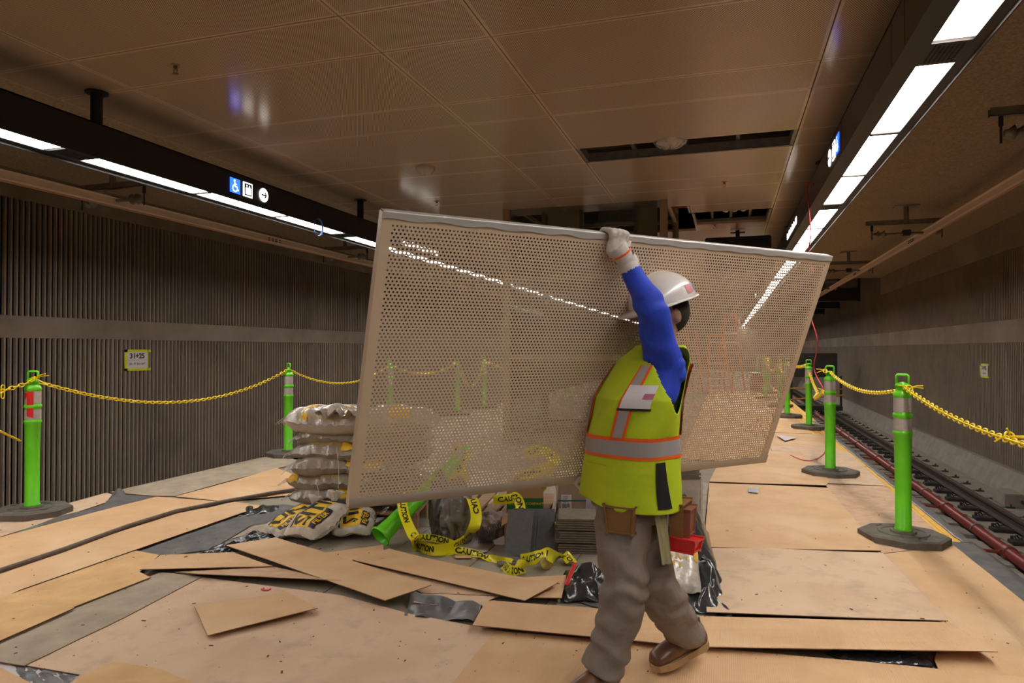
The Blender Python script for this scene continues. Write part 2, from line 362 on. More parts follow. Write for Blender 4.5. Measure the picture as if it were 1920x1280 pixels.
# perforated metal ceiling, one tray per panel
cl = S('ceiling', MB().box((-5.29, Y0, ZC+0.06), (-5.24, Y1, ZC+0.12)).box((1.42, Y0, ZC+0.06), (1.47, Y1, ZC+0.12)), bronze)
cols = [(-5.28, -4.50), (-4.50, -2.29), (-2.29, -1.48), (-1.48, 0.655), (0.655, 1.46)]
rows = []
y = 3.70-1.605*3
while y < 44:
    rows.append((y, y+0.55)); rows.append((y+0.55, y+1.605)); y += 1.605
tray = {}
for (x0, x1) in cols:
    for (ya, yb) in rows:
        if x0 == -1.48 and 6.8 < ya < 6.95: continue
        if x0 == -1.48 and 10.6 < ya < 10.8: continue
        if 9.2 < ya < 12.2 and x0 in (-2.29,): continue
        if 9.2 < ya < 12.2 and x0 == -4.50: pa, pb = x0, -3.27
        elif 9.2 < ya < 12.2 and x0 == -1.48: pa, pb = -0.5, x1
        else: pa, pb = x0, x1
        key = (round(pb-pa, 3), round(yb-ya, 3))
        if key not in tray:
            g = 0.004; hx = (pb-pa)/2-g; hy = (yb-ya)/2-g; mg = 0.022
            mb = MB()
            o = [(-hx, -hy, 0), (hx, -hy, 0), (hx, hy, 0), (-hx, hy, 0)]; q = [(-hx+mg, -hy+mg, 0), (hx-mg, -hy+mg, 0), (hx-mg, hy-mg, 0), (-hx+mg, hy-mg, 0)]
            t = [(-hx, -hy, 0.04), (hx, -hy, 0.04), (hx, hy, 0.04), (-hx, hy, 0.04)]
            mb.add(o+q+t, [], 1)
            for a in range(4):
                b = (a+1) % 4
                mb.f.append((a, 4+a, 4+b, b)); mb.m.append(1); mb.f.append((a, b, 8+b, 8+a)); mb.m.append(1)
            mb.f.append((4, 7, 6, 5)); mb.m.append(0)
            mb.f.append((8, 9, 10, 11)); mb.m.append(1)
            ob = mb.build('ceiling_panel', [ceil_perf, ceil_plain], cl); tray[key] = ob.data
        else:
            ob = link('ceiling_panel', tray[key], cl)
        ob.location = ((pa+pb)/2, (ya+yb)/2, ZC+0.0015*nz((pa, ya*3)))
# framing seen in the open bays of the ceiling
def bay(x0, x1, ya, yb, label):
    t = thing('ceiling_frame', label, 'ceiling frame', ((x0+x1)/2, (ya+yb)/2, ZC))
    MB().box((x0, yb-0.05, ZC+0.0), (x1, yb-0.045, ZC+0.09)).box((x0, yb-0.05, ZC), (x1, yb-0.02, ZC+0.006)).build('channel', galv, t, world=True)
    MB().box((x0+0.005, ya, ZC), (x0+0.04, yb, ZC+0.09)).build('channel', galv, t, world=True)
    MB().box((x1-0.04, ya, ZC), (x1-0.005, yb, ZC+0.09)).build('channel', galv, t, world=True)
    n = 4
    for k in range(1, n):
        x = x0+(x1-x0)*k/n
        MB().box((x-0.02, ya-0.3, ZC+0.10), (x+0.02, yb+0.2, ZC+0.14)).build('cross_bar', galv, t, world=True)
    MB().tube([(x0-0.3, yb-0.16, ZC+0.3), (x1+0.3, yb-0.12, ZC+0.3)], 0.025, 10).build('sprinkler_pipe', red, t, world=True)
    return t
bay(-1.48, 0.655, 6.9, 7.46, 'galvanised frame in the open slot of the ceiling nearest the camera')
t = bay(-0.5, 0.655, 10.73, 11.78, 'galvanised frame in the farther, smaller open slot of the ceiling')
for k in range(3):
    MB().lathe([(0.02, 0), (0.045, 0.02), (0.045, 0.07), (0.02, 0.09)], 10, M=Matrix.Translation((0.0+0.13*k, 11.2, ZC+0.08))).build('junction_cap', paper, t, smooth=True, world=True)
# ---- lighting beams
def lightbeam(side):
    if side < 0: xf, xo, d0, d1 = -4.68, -4.98, -4.90, -4.705
    else: xf, xo, d0, d1 = 0.85, 1.21, 0.965, 1.145
    lo, hi = min(xf, xo), max(xf, xo)
    zb, zt = 2.85, 3.12
    root = thing('lighting_beam', ('long black suspended lighting beam over the left platform edge' if side < 0 else 'long black suspended lighting beam over the right platform edge'),
                 'light fixture', ((lo+hi)/2, 3.8, zb))
    b = MB()
    ya = -5.5; yb = 45
    b.box((lo, ya, zb+0.012), (lo+0.008, yb, zt)).box((hi-0.008, ya, zb+0.012), (hi, yb, zt)).box((lo, ya, zt-0.01), (hi, yb, zt))
    b.box((lo, ya, zb), (d0, yb, zb+0.012)).box((d1, ya, zb), (hi, yb, zb+0.012))
    lip = (lo, lo+0.008) if side < 0 else (hi-0.008, hi)
    b.box((lip[0], ya, zb-0.018), (lip[1], yb, zb))
    b.build('housing', blackpaint if side < 0 else bronze, root, world=True)
    # panels of the inner face with fine joints
    y = 3.80-3.92*2 if side > 0 else 3.85-3.92*2
    dm = None; cmn = None
    while y < 44:
        # gap cover with speaker grille
        m_ = MB().box((d0, y, zb-0.001), (d1, y+0.28, zb+0.01))
        c = m_.build('cover_plate', blackpaint if side < 0 else bronze, root, world=True)
        g = MB()
        for a in range(10):
            for bb in range(7): g.box((d0+0.02+bb*0.021, y+0.03+a*0.022, zb-0.003), (d0+0.032+bb*0.021, y+0.043+a*0.022, zb))
        if -1 < y < 14: g.build('grille', iron, c, world=True, kind='stuff')
        for q in range(3):
            ys = y+0.28+q*1.213
            if dm is None:
                o = MB().box((-(d1-d0)/2+0.003, 0.028, 0), ((d1-d0)/2-0.003, 1.185, 0.01)).build('diffuser', ledmat, root, world=True); dm = o.data
            else:
                o = link('diffuser', dm, root, True)
            o.location = ((d0+d1)/2, ys, zb+0.004)
            if q: MB().box((d0, ys-0.022, zb-0.004), (d1, ys+0.022, zb+0.006)).build('joint_bar', iron, root, world=True)
        # seam plates on the inner face
        for q in (0.0, 0.28, 1.96):
            xx = xf
            MB().box((xx-0.0015, y+q, zb+0.012), (xx+0.0015, y+q+0.004, zt)).build('seam', iron, root, world=True)
        y += 3.92
    # hangers
    hy = 4.22 if side < 0 else 8.2
    y = hy-4.15*2
    while y < 40:
        hx = (lo+hi)/2
        h = MB().tube([(hx, y, zt-0.005), (hx, y, ZC)], 0.045, 14).build('hanger', blackpaint, root, smooth=False, world=True)
        MB().lathe([(0.085, ZC-0.012), (0.085, ZC-0.001)], 18, M=Matrix.Translation((hx, y, 0))).build('ceiling_flange', blackpaint, h, world=True)
        y += 4.15
    return root
bl = lightbeam(-1); br = lightbeam(1)
# ---- pictograms and station name on the beams
def pic_frame(side, y, z, reading):
    x = -4.68+0.003 if side < 0 else 0.85-0.003
    ex = V((0, 1, 0)) if side < 0 else V((0, -1, 0))
    return V((x, y, z)), ex, V((0, 0, 1))
def flat(mb, O, ex, ey, pts, off, mi=0):
    n = ex.cross(ey); mb.add([O+ex*p[0]+ey*p[1]+n*off for p in pts], [tuple(range(len(pts)))], mi)
def disc(cx, cy, r, n=22, a0=0, a1=2*math.pi): return [(cx+r*math.cos(a0+(a1-a0)*i/n), cy+r*math.sin(a0+(a1-a0)*i/n)) for i in range(n if a1-a0 > 6.2 else n+1)]
def stroke(mb, O, ex, ey, pts, wd, off, mi=0):
    for a, b in zip(pts, pts[1:]):
        dx, dy = b[0]-a[0], b[1]-a[1]; l = math.hypot(dx, dy) or 1; nx, ny = -dy/l*wd/2, dx/l*wd/2
        flat(mb, O, ex, ey, [(a[0]-nx, a[1]-ny), (b[0]-nx, b[1]-ny), (b[0]+nx, b[1]+ny), (a[0]+nx, a[1]+ny)], off, mi)
def pictos(root, side, ys, zc, s):
    # wheelchair
    O, ex, ey = pic_frame(side, ys[0], zc, 0)
    b = MB(); h = s/2
    b.obox(O, ex*h, ey*h, ex.cross(ey)*0.002); base = b.build('accessible_pictogram', signblue, root, world=True)
    m = MB(); f = 0.004
    flat(m, O, ex, ey, disc(-0.08*s, 0.34*s, 0.075*s), f)
    stroke(m, O, ex, ey, [(-0.07*s, 0.25*s), (-0.04*s, -0.05*s), (0.16*s, -0.05*s), (0.24*s, -0.28*s), (0.32*s, -0.25*s)], 0.075*s, f)
    stroke(m, O, ex, ey, [(-0.06*s, 0.12*s), (0.13*s, 0.12*s)], 0.06*s, f+0.0002)
    arc = [(-0.03*s+0.23*s*math.cos(a), -0.17*s+0.23*s*math.sin(a)) for a in [math.radians(115+q*15) for q in range(15)]]
    stroke(m, O, ex, ey, arc, 0.065*s, f+0.0004)
    m.build('wheelchair_symbol', signwhite, base, world=True)
    # elevator
    O, ex, ey = pic_frame(side, ys[1], zc, 0)
    b = MB().obox(O, ex*h*0.95, ey*h, ex.cross(ey)*0.002); base = b.build('elevator_pictogram', signwhite, root, world=True)
    m = MB(); flat(m, O, ex, ey, [(-0.39*s, -0.42*s), (0.39*s, -0.42*s), (0.39*s, 0.42*s), (-0.39*s, 0.42*s)], 0.0035); m.build('dark_field', blackpaint, base, world=True)
    m = MB(); f = 0.005
    flat(m, O, ex, ey, [(-0.27*s, -0.33*s), (0.27*s, -0.33*s), (0.27*s, 0.12*s), (-0.27*s, 0.12*s)], f)
    for q in (-0.14, 0.14):
        d = 1 if q > 0 else -1
        flat(m, O, ex, ey, [(q*s-0.08*s, 0.26*s-0.06*s*d), (q*s+0.08*s, 0.26*s-0.06*s*d), (q*s, 0.26*s+0.08*s*d)] if d > 0 else [(q*s-0.08*s, 0.26*s+0.06*s), (q*s, 0.26*s-0.08*s), (q*s+0.08*s, 0.26*s+0.06*s)], f)
        flat(m, O, ex, ey, disc(q*s, 0.10*s+0.02*s, 0.06*s), f)
    m.build('car_symbol', signwhite, base, world=True)
    m = MB()
    for q in (-0.14, 0.0, 0.14): stroke(m, O, ex, ey, [(q*s, 0.0), (q*s, -0.24*s)], 0.03*s, 0.0065)
    m.build('people_lines', blackpaint, base, world=True)
    # arrow
    O, ex, ey = pic_frame(side, ys[2], zc, 0)
    m = MB(); n = ex.cross(ey); m.add([O+ex*p[0]+ey*p[1]+n*0.003 for p in disc(0, 0, h, 28)], [tuple(range(28))]); base = m.build('arrow_pictogram', signwhite, root, world=True)
    m = MB(); d = 1 if side < 0 else -1
    stroke(m, O, ex, ey, [(-0.30*s*d, 0), (0.26*s*d, 0)], 0.12*s, 0.006)
    stroke(m, O, ex, ey, [(0.06*s*d, 0.22*s), (0.28*s*d, 0), (0.06*s*d, -0.22*s)], 0.12*s, 0.0064)
    m.build('arrow', blackpaint, base, world=True)
pictos(bl, -1, (5.66, 5.85, 6.10), 2.985, 0.145)
pictos(br, 1, (5.93, 6.13, 6.36), 2.985, 0.145)
lettering('station_name', 'Grand Av Arts/Bunker Hill', 0.13, (-4.676, 10.0, 2.975), (0, 1, 0), (0, 0, 1), signwhite, bl, bold=0.0015)
lettering('station_name', 'Grand Av Arts/Bunker Hill', 0.13, (0.846, 9.95, 2.975), (0, -1, 0), (0, 0, 1), signwhite, br, bold=0.0015)
lettering('station_name', 'Grand Av Arts/Bunker Hill', 0.13, (0.846, 22.0, 2.975), (0, -1, 0), (0, 0, 1), signwhite, br, bold=0.0015)
# ---- overhead conductor rails with brackets
def conductor(x, side):
    root = thing('conductor_rail', 'aluminium overhead conductor rail above the %s track' % ('left' if side < 0 else 'right'), 'conductor rail', (x, 6, 3.05))
    b = MB()
    b.prism([(-0.045, 0.10), (0.045, 0.10), (0.045, 0.092), (0.012, 0.088), (0.020, 0.02), (0.012, 0.0), (-0.012, 0.0), (-0.020, 0.02), (-0.012, 0.088), (-0.045, 0.092)], Y0, 45,
            M=Matrix.Translation((x, 0, 3.03))@Matrix(((1, 0, 0, 0), (0, 0, 1, 0), (0, 1, 0, 0), (0, 0, 0, 1))))
    b.build('rail_profile', mat('conductor_%d' % side, (0.72, 0.56, 0.46), 0.45, 0.0), root, world=True)
    MB().tube([(x, Y0, 3.022), (x, 45, 3.022)], 0.008, 8).build('contact_wire', mat('copper_%d' % side, (0.70, 0.33, 0.18), 0.35, 0.8), root, world=True)
    for y in ((3.6, 9.2, 14.8, 20.4) if side < 0 else (2.2, 7.3, 12.3, 17.3)):
        sg = 1 if side < 0 else -1
        for q in (0, 1):
            for i in range(4): pass
        pl = MB()
        sx = x-sg*0.021
        pl.box((sx-0.004, y-0.2, 3.045), (sx+0.004, y+0.2, 3.11)); j = pl.build('splice_plate', galv, root, world=True)
        bo = MB()
        for i in range(4):
            for k in (0, 1): bo.tube([(x+sg*0.018, y-0.16+i*0.09, 3.062+k*0.032), (x+sg*0.034, y-0.16+i*0.09, 3.062+k*0.032)], 0.009, 6)
        bo.build('bolts', iron, j, world=True, kind='stuff')
def bracket(x0, x1, y, label, zt=3.52):
    xm = (x0+x1)/2; root = thing('rail_bracket', label, 'bracket', (xm, y, zt), group=None)
    MB().box((xm-0.16, y-0.10, zt-0.012), (xm+0.16, y+0.10, zt)).build('ceiling_plate', galv, root, world=True)
    MB().tube([(xm, y, zt), (xm, y, zt-0.28)], 0.035, 12).build('drop_post', galv, root, world=True)
    MB().box((x0, y-0.03, zt-0.28), (x1, y+0.03, zt-0.275)).box((x0, y-0.03, zt-0.28), (x0+0.004 if False else x1, y-0.026, zt-0.21)).box((x0, y+0.026, zt-0.28), (x1, y+0.03, zt-0.21)).build('channel', galv, root, world=True)
    for xx, s in ((x0+0.08, 1), (x1-0.08, -1)):
        r = MB().tube([(xx, y, zt-0.28), (xx, y, zt-0.36)], 0.018, 8).tube([(xx, y, zt-0.36), (xx, y, zt-0.50)], 0.009, 6).build('drop_rod', iron, root, world=True)
        ins = MB(); M = Matrix.Translation((xx, y, zt-0.42))@Matrix.Rotation(math.pi/2*s, 4, 'Y')
        ins.lathe([(0.022, 0.02), (0.03, 0.03), (0.03, 0.05), (0.062, 0.09), (0.030, 0.095), (0.030, 0.12), (0.062, 0.17), (0.030, 0.175), (0.028, 0.2)], 14, M=M)
        ins.build('insulator', galv, root, smooth=True, world=True)
    MB().tube([(x0+0.25, y, zt-0.42), (x1-0.25, y, zt-0.42)], 0.020, 10).build('cross_arm', galv, root, world=True)
    MB().box((xm-0.05, y-0.05, zt-0.45), (xm+0.05, y+0.05, zt-0.37)).build('rail_clamp', iron, root, world=True)
conductor(-6.85, -1); conductor(2.84, 1)
for k, y in enumerate((6.45, 11.6, 16.7, 21.4)):
    bracket(2.05, 3.05+0.1, y, ['nearest', 'second', 'third', 'farthest'][k]+' galvanised hanger bracket on the ceiling over the right track')
for k, y in enumerate((6.25, 11.4, 16.5)):
    bracket(-7.45, -6.35, y, ['nearest', 'second', 'farthest'][k]+' galvanised hanger bracket on the ceiling over the left track')
# ---- right track
rail = thing('running_rail', 'steel running rail of the right track, polished on top', 'rail', (3.52, 6, TB))
RX = 3.52
pr = [(-0.07, 0.0), (0.07, 0.0), (0.07, 0.012), (0.012, 0.03), (0.010, 0.10), (0.034, 0.112), (0.034, 0.145), (-0.034, 0.145), (-0.034, 0.112), (-0.010, 0.10), (-0.012, 0.03), (-0.07, 0.012)]
MX = Matrix(((1, 0, 0, 0), (0, 0, 1, 0), (0, 1, 0, 0), (0, 0, 0, 1)))
MB().prism(pr, Y0, 45, M=Matrix.Translation((RX, 0, TB+0.05))@MX).build('rail_profile', steel, rail, world=True)
MB().box((RX-0.026, Y0, TB+0.195), (RX+0.026, 45, TB+0.1975)).build('running_surface', polished, rail, world=True)
def clip_mesh():
    b = MB().box((-0.13, -0.09, 0), (0.10, 0.09, 0.045), bev=0.008)
    b.tube([(-0.06, -0.05, 0.05), (-0.09, -0.02, 0.095), (-0.05, 0.02, 0.10), (-0.02, 0.05, 0.06), (0.02, 0.03, 0.075)], 0.011, 6)
    b.tube([(-0.09, 0.06, 0.045), (-0.09, 0.06, 0.085)], 0.018, 6)
    return b
cm = None
for k in range(62):
    y = 4.0+k*0.62
    if cm is None: o = clip_mesh().build('rail_fastener', iron, rail, world=True); cm = o.data
    else: o = link('rail_fastener', cm, rail, True)
    o.location = (RX-0.17, y, TB+0.012)
plinth = S('trim_2', MB().box((RX-0.30, Y0, TB), (RX+0.16, 45, TB+0.012)).box((RX+0.24, Y0, TB), (4.2, 45, TB+0.03)), track_concrete)
cm = None
for k in range(56):
    y = 4.0+k*0.62
    if cm is None:
        b = MB().box((-0.05, -0.035, 0), (0.05, 0.035, 0.02)).tube([(0, -0.03, 0.02), (0.01, 0, 0.05), (0, 0.035, 0.025)], 0.009, 6).box((-0.14, 0.018, 0), (0.0, 0.026, 0.008))
        o = b.build('anchor_clip', iron, plinth); cm = o.data
    else: o = link('anchor_clip', cm, plinth)
    o.location = (RX+0.40, y+0.2, TB+0.03)
for k in range(60):
    y = 3.6+k*0.62
    MB().box((1.75, y, TB), (RX-0.32, y+0.34, TB+0.03+0.004*nz((k, 1)))).build('track_slab_pad', track_concrete, plinth)
pipe = thing('standpipe', 'dark red steel pipe running along the right track bed', 'pipe', (2.86, 6, TB))
PX, PZ = 2.95, -0.88
MB().tube([(PX, Y0, PZ), (PX, 45, PZ)], 0.062, 16).build('pipe_run', red, pipe, smooth=True, world=True)
for k in range(12):
    y = 4.3+k*2.25
    c = MB().lathe([(0.066, -0.05), (0.08, -0.045), (0.08, 0.045), (0.066, 0.05)], 16, M=Matrix.Translation((PX, y, PZ))@Matrix.Rotation(math.pi/2, 4, 'X')).build('coupling', red, pipe, world=True)
    MB().box((PX-0.10, y-0.02, PZ-0.02), (PX-0.06, y+0.02, PZ+0.03)).tube([(PX-0.05, y, PZ), (PX-0.34, y-0.02, PZ+0.02)], 0.018, 8).tube([(PX-0.34, y-0.02, PZ-0.01), (PX-0.34, y-0.02, PZ+0.08)], 0.022, 8).build('branch_nozzle', red, c, world=True)
    y2 = y+1.0
    st = MB().tube([(PX+0.075*math.cos(a), y2, PZ+0.075*math.sin(a)) for a in [math.pi*i/10 for i in range(11)]], 0.009, 6)
    st.box((PX-0.16, y2-0.05, TB), (PX+0.10, y2+0.05, TB+0.045)); st.build('pipe_strap', galv, pipe, world=True)
# cable and junction box at the kerb
jb = thing('junction_box', 'grey concrete junction block beside the right rail', 'junction box', (3.98, 11.9, TB+0.03))
MB().box((-0.12, -0.25, 0), (0.12, 0.25, 0.2), bev=0.01).build('block', track_concrete, jb)
pts = [V((4.05, 11.9, TB+0.12)), V((4.1, 11.4, TB+0.13)), V((4.18, 10.9, TB+0.15)), V((4.26, 10.5, TB+0.17)), V((4.33, 10.2, TB+0.19)), V((4.41, 10.1, TB+0.24))]
cab = thing('track_cable', 'thick black cable from the junction block to the kerb', 'cable', (4.1, 11.5, TB))
MB().tube(pts, 0.025, 10).build('cable_run', iron, cab, smooth=True, world=True)
for p in (pts[1], pts[2]): MB().box(p-V((0.04, 0.02, 0.12)), p+V((0.04, 0.02, 0.035))).build('cable_saddle', galv, cab, world=True)
for k, (px, py) in enumerate(((1847, 885), (1867, 893))):
    p = AX(px, py, 4.36)
    t = MB().box((-0.004, -0.05, -0.05), (0.004, 0.05, 0.05)).tube([(0.0, 0, 0.05), (0.0, 0, 0.09)], 0.008, 6).build('kerb_tag', green, None, label=['green marker tag under the end of the black cable', 'green marker tag on the kerb right of the cable end'][k], cat='tag')
    t.location = p; t.rotation_euler = (0, 0.3, 0)
# ---- wall notices
def notice(X, px0, px1, py0, py1, l1, l2, label, sgn):
    a = AX(px0, py0, X); b = AX(px1, py1, X); cy_ = (a.y+b.y)/2; cz = (a.z+b.z)/2; hw = abs(a.y-b.y)/2; hh = abs(a.z-b.z)/2
    t = thing('wall_notice', label, 'sign', (X, cy_, cz)); ex = V((0, 1, 0)) if sgn > 0 else V((0, -1, 0)); n = V((sgn, 0, 0)); ez = V((0, 0, 1)); O = V((X, cy_, cz))
    MB().obox(O+n*0.002, ex*hw*0.9, ez*hh*0.9, n*0.001).build('sheet', paper, t, world=True)
    for (cx_, cz_, wx, wz, w_) in ((-0.88, 0, 0.12, 1.0, 1), (0.05, 0.88, 1.05, 0.12, 1), (0.05, -0.88, 1.05, 0.12, 1), (0.86, 0, 0.035, 1.0, 1)):
        MB().obox(O+n*0.005+ex*cx_*hw+ez*cz_*hh, ex*wx*hw, ez*wz*hh, n*0.0008).build('tape_strip', hivis_tape, t, world=True)
    MB().obox(O+n*0.0045, ex*hw*0.8, ez*hh*0.008, n*0.0005).build('rule', blackink, t, world=True)
    lettering('number', l1, hh*0.66, O+n*0.0045+ez*hh*0.38, ex, ez, blackink, t, ext=0.0005, bold=0.004)
    lettering('code', l2, hh*0.30, O+n*0.0045-ez*hh*0.36, ex, ez, blackink, t, ext=0.0005, sx=0.86)
notice(WL+0.034, 233, 280, 655, 694, '31+25', '2H-1PT 2H-1APT', 'white notice reading 31+25 framed in yellow tape on the left ribbed wall', 1)
notice(WR-0.034, 1838, 1854, 681, 709, '31+25', '2H-1 APT', 'small white notice framed in yellow tape on the right ribbed wall', -1)
# ---- ceiling fittings
for px, py, lab in ((329, 122, 'sprinkler head on the ceiling nearest the left beam hanger'), (819, 377, 'sprinkler head on the ceiling just above the carried panel'), (1358, 341, 'sprinkler head on the ceiling beyond the long open slot'), (1340, 421, 'sprinkler head on the ceiling beside the hanging monitor')):
    p = G(px, py, ZC)
    t = thing('sprinkler_head', lab, 'sprinkler', p)
    MB().lathe([(0.035, -0.006), (0.035, 0)], 16).build('escutcheon', tanmetal, t)
    b = MB().lathe([(0.012, -0.03), (0.014, -0.006)], 10).lathe([(0.022, -0.068), (0.022, -0.064)], 12)
    b.tube([(0.014, 0, -0.03), (0.018, 0, -0.045), (0.0, 0, -0.066)], 0.003, 6).tube([(-0.014, 0, -0.03), (-0.018, 0, -0.045), (0.0, 0, -0.066)], 0.003, 6)
    b.build('frame_and_deflector', mat('brass%d' % px, (0.35, 0.19, 0.07), 0.4, 0.8), t)
def wrapped(p, r, lab, name='smoke_detector'):
    t = thing(name, lab, 'smoke detector', p)
    MB().lathe([(r*0.3, -0.055), (r*0.6, -0.05), (r*0.85, -0.02), (r*0.9, 0)], 20).build('body', ceil_plain, t, smooth=True)
    b = MB(); n = 26; pr_ = []
    vs = []; fs = []
    for i in range(8):
        a = i/7*math.pi/2
        for j in range(n):
            th = 2*math.pi*j/n; rr = r*1.15*math.cos(a)*(1+0.09*nz((math.cos(th)*2, math.sin(th)*2, a*2), 2)) if i < 7 else 0.004
            vs.append(V((rr*math.cos(th), rr*math.sin(th), -0.085*math.sin(a)*(1+0.25*nz((th, a, 3), 2)))))
    for i in range(7):
        for j in range(n): fs.append((i*n+j, (i+1)*n+j, (i+1)*n+(j+1) % n, i*n+(j+1) % n))
    b.add(vs, fs).build('plastic_cover', film, t)
wrapped(G(797, 314, ZC), 0.10, 'smoke detector wrapped in clear plastic on the perforated ceiling')
wrapped(G(1257, 266, ZC)+V((0, 0, 0.02)), 0.15, 'speaker wrapped in clear plastic hanging in the long open slot', 'ceiling_speaker')
# ---- elevator shaft rising through the ceiling opening
sh = thing('elevator_shaft', 'glazed elevator shaft rising through the opening in the ceiling', 'elevator', (-2.0, 10.6, 0))
xs0, xs1, ysf, ysb = -3.10, -0.82, 9.62, 11.9
for x in (xs0, xs1):
    for y in (ysf, ysb):
        MB().box((x-0.05, y-0.05, 0.0), (x+0.05, y+0.05, 4.28), bev=0.004).build('corner_post', tanmetal, sh, world=True)
for z in (0.06, 1.2, 2.35, 3.5):
    for a, b in (((xs0+0.05, ysf-0.03), (xs1-0.05, ysf+0.03)), ((xs0+0.05, ysb-0.03), (xs1-0.05, ysb+0.03)), ((xs0-0.03, ysf+0.05), (xs0+0.03, ysb-0.05)), ((xs1-0.03, ysf+0.05), (xs1+0.03, ysb-0.05))):
        if z == 3.5 and a[1] < ysf: continue
        MB().box((a[0], a[1], z), (b[0], b[1], z+0.06)).build('transom', tanmetal, sh, world=True)
for z0, z1 in ((0.12, 1.2), (1.26, 2.35), (2.41, 4.2)):
    MB().box((xs0+0.05, ysf-0.006, z0), (xs1-0.05, ysf+0.006, z1)).build('glass_pane', glass_dark, sh, world=True)
    MB().box((xs1-0.006, ysf+0.05, z0), (xs1+0.006, ysb-0.05, z1)).build('glass_pane', glass_dark, sh, world=True)
    MB().box((xs0-0.006, ysf+0.05, z0), (xs0+0.006, ysb-0.05, z1)).build('glass_pane', glass_dark, sh, world=True)
for x in (-2.62, -2.05, -1.25): MB().box((x-0.02, ysf+0.3, 2.4), (x+0.02, ysf+0.36, 4.28)).build('guide_rail', galv, sh, world=True)
MB().box((-2.6, ysf+0.5, 2.9), (-2.05, ysf+0.55, 4.2)).box((-1.25, ysf+0.4, 2.7), (-0.95, ysf+0.45, 4.2)).build('inner_panel', mat('shaft_board', (0.50, 0.42, 0.25), 0.8), sh, world=True)
MB().box((-1.85, ysf+0.7, 3.3), (-1.3, ysf+0.9, 3.75)).tube([(-1.9, ysf+0.6, 3.25), (-1.3, ysf+0.6, 3.25)], 0.03, 8).build('lift_machine', galv, sh, world=True)
# perforated edge channel along the opening
pc = thing('slotted_channel', 'slotted steel channel edging the right side of the shaft opening', 'channel', (-0.58, 10.6, ZC))
for q, (xa, xb, zz) in enumerate(((-0.54, -0.505, 0.0), (-0.70, -0.60, 0.13))):
    MB().box((xa, 9.33, ZC+zz), (xa+0.004, 10.68, ZC+zz+0.15)).box((xa, 9.33, ZC+zz), (xb, 10.68, ZC+zz+0.005)).build('channel_run', tanmetal, pc, world=True)
    b = MB()
    for k in range(11):
        y = 9.42+k*0.11; zq = ZC+zz+0.05+0.05*(k % 2)
        b.add([V((xa-0.002, y, zq)), V((xa-0.002, y+0.035, zq)), V((xa-0.002, y+0.017, zq+0.035))], [(0, 1, 2)])
    b.build('slots', iron, pc, world=True, kind='stuff')
# ---- hanging monitor
mo = thing('hanging_monitor', 'black display monitor hanging from the ceiling on a short pole', 'monitor', (0.17, 12.5, ZC))
p0 = AY(1322, 447, 12.5); p1 = AY(1446, 447, 12.5)
MB().box((p0.x, 12.44, p0.z-0.62), (p1.x, 12.56, p0.z), bev=0.015).build('casing', blackpaint, mo, world=True)
MB().box((p0.x+0.05, 12.432, p0.z-0.57), (p1.x-0.05, 12.44, p0.z-0.05)).build('screen', screen, mo, world=True)
xm = (p0.x+p1.x)/2
MB().tube([(xm, 12.5, p0.z-0.01), (xm, 12.5, ZC)], 0.035, 12).box((xm-0.12, 12.45, ZC-0.05), (xm+0.12, 12.55, ZC-0.03)).build('pole', blackpaint, mo, world=True)
# ================================================================== FLOOR COVERINGS
from mathutils.geometry import tessellate_polygon
def resample(P, step, jit, seed):
    out = []
    n = len(P)
    for i in range(n):
        a, b = P[i], P[(i+1) % n]; L = (b-a).length; k = max(1, int(L/step))
        d = (b-a).normalized() if L > 0 else V((1, 0, 0)); nn = V((-d.y, d.x, 0))
        for j in range(k):
            p = a.lerp(b, j/k)
            if 0 < j: p = p+nn*jit*nz((p.x, p.y, seed), 9, seed)
            out.append(p)
    return out
def sheet(px, level, m, label, lifts=None, name='cardboard_sheet', cat='cardboard', th=0.004, jit=0.004, world_pts=None, group=None, edge=None):
    z = 0.002+level*0.0045
    P = world_pts if world_pts else [G(x, y, z) for x, y in px]
    P = [V((p.x, p.y, z+(lifts[i] if lifts and i < len(lifts) else 0))) for i, p in enumerate(P)]
    # orientation
    A = sum(P[i].x*P[(i+1) % len(P)].y-P[(i+1) % len(P)].x*P[i].y for i in range(len(P)))
    if A < 0: P.reverse()
    Q = resample(P, 0.12, jit, level+len(px or P)*3.1)
    c = sum((q for q in Q), V((0, 0, 0)))/len(Q); c.z = 0
    n = len(Q); tris = tessellate_polygon([Q])
    mb = MB(); mb.add([q-c for q in Q]+[q-c+V((0, 0, th)) for q in Q], [])
    for t in tris:
        a = Q[t[0]]; b = Q[t[1]]; d = Q[t[2]]
        up = (b-a).cross(d-a).z > 0
        t = tuple(t) if up else tuple(reversed(t))
        mb.f.append(tuple(i+n for i in t)); mb.m.append(0); mb.f.append(tuple(reversed(t))); mb.m.append(0)
    for i in range(n): mb.f.append((i, (i+1) % n, n+(i+1) % n, n+i)); mb.m.append(1)
    o = mb.build(name, [m, edge or card_edge_shade], None, label=label, cat=cat, group=group); o.location = c
    return o
CB, CY_, CD, CG, CS = card
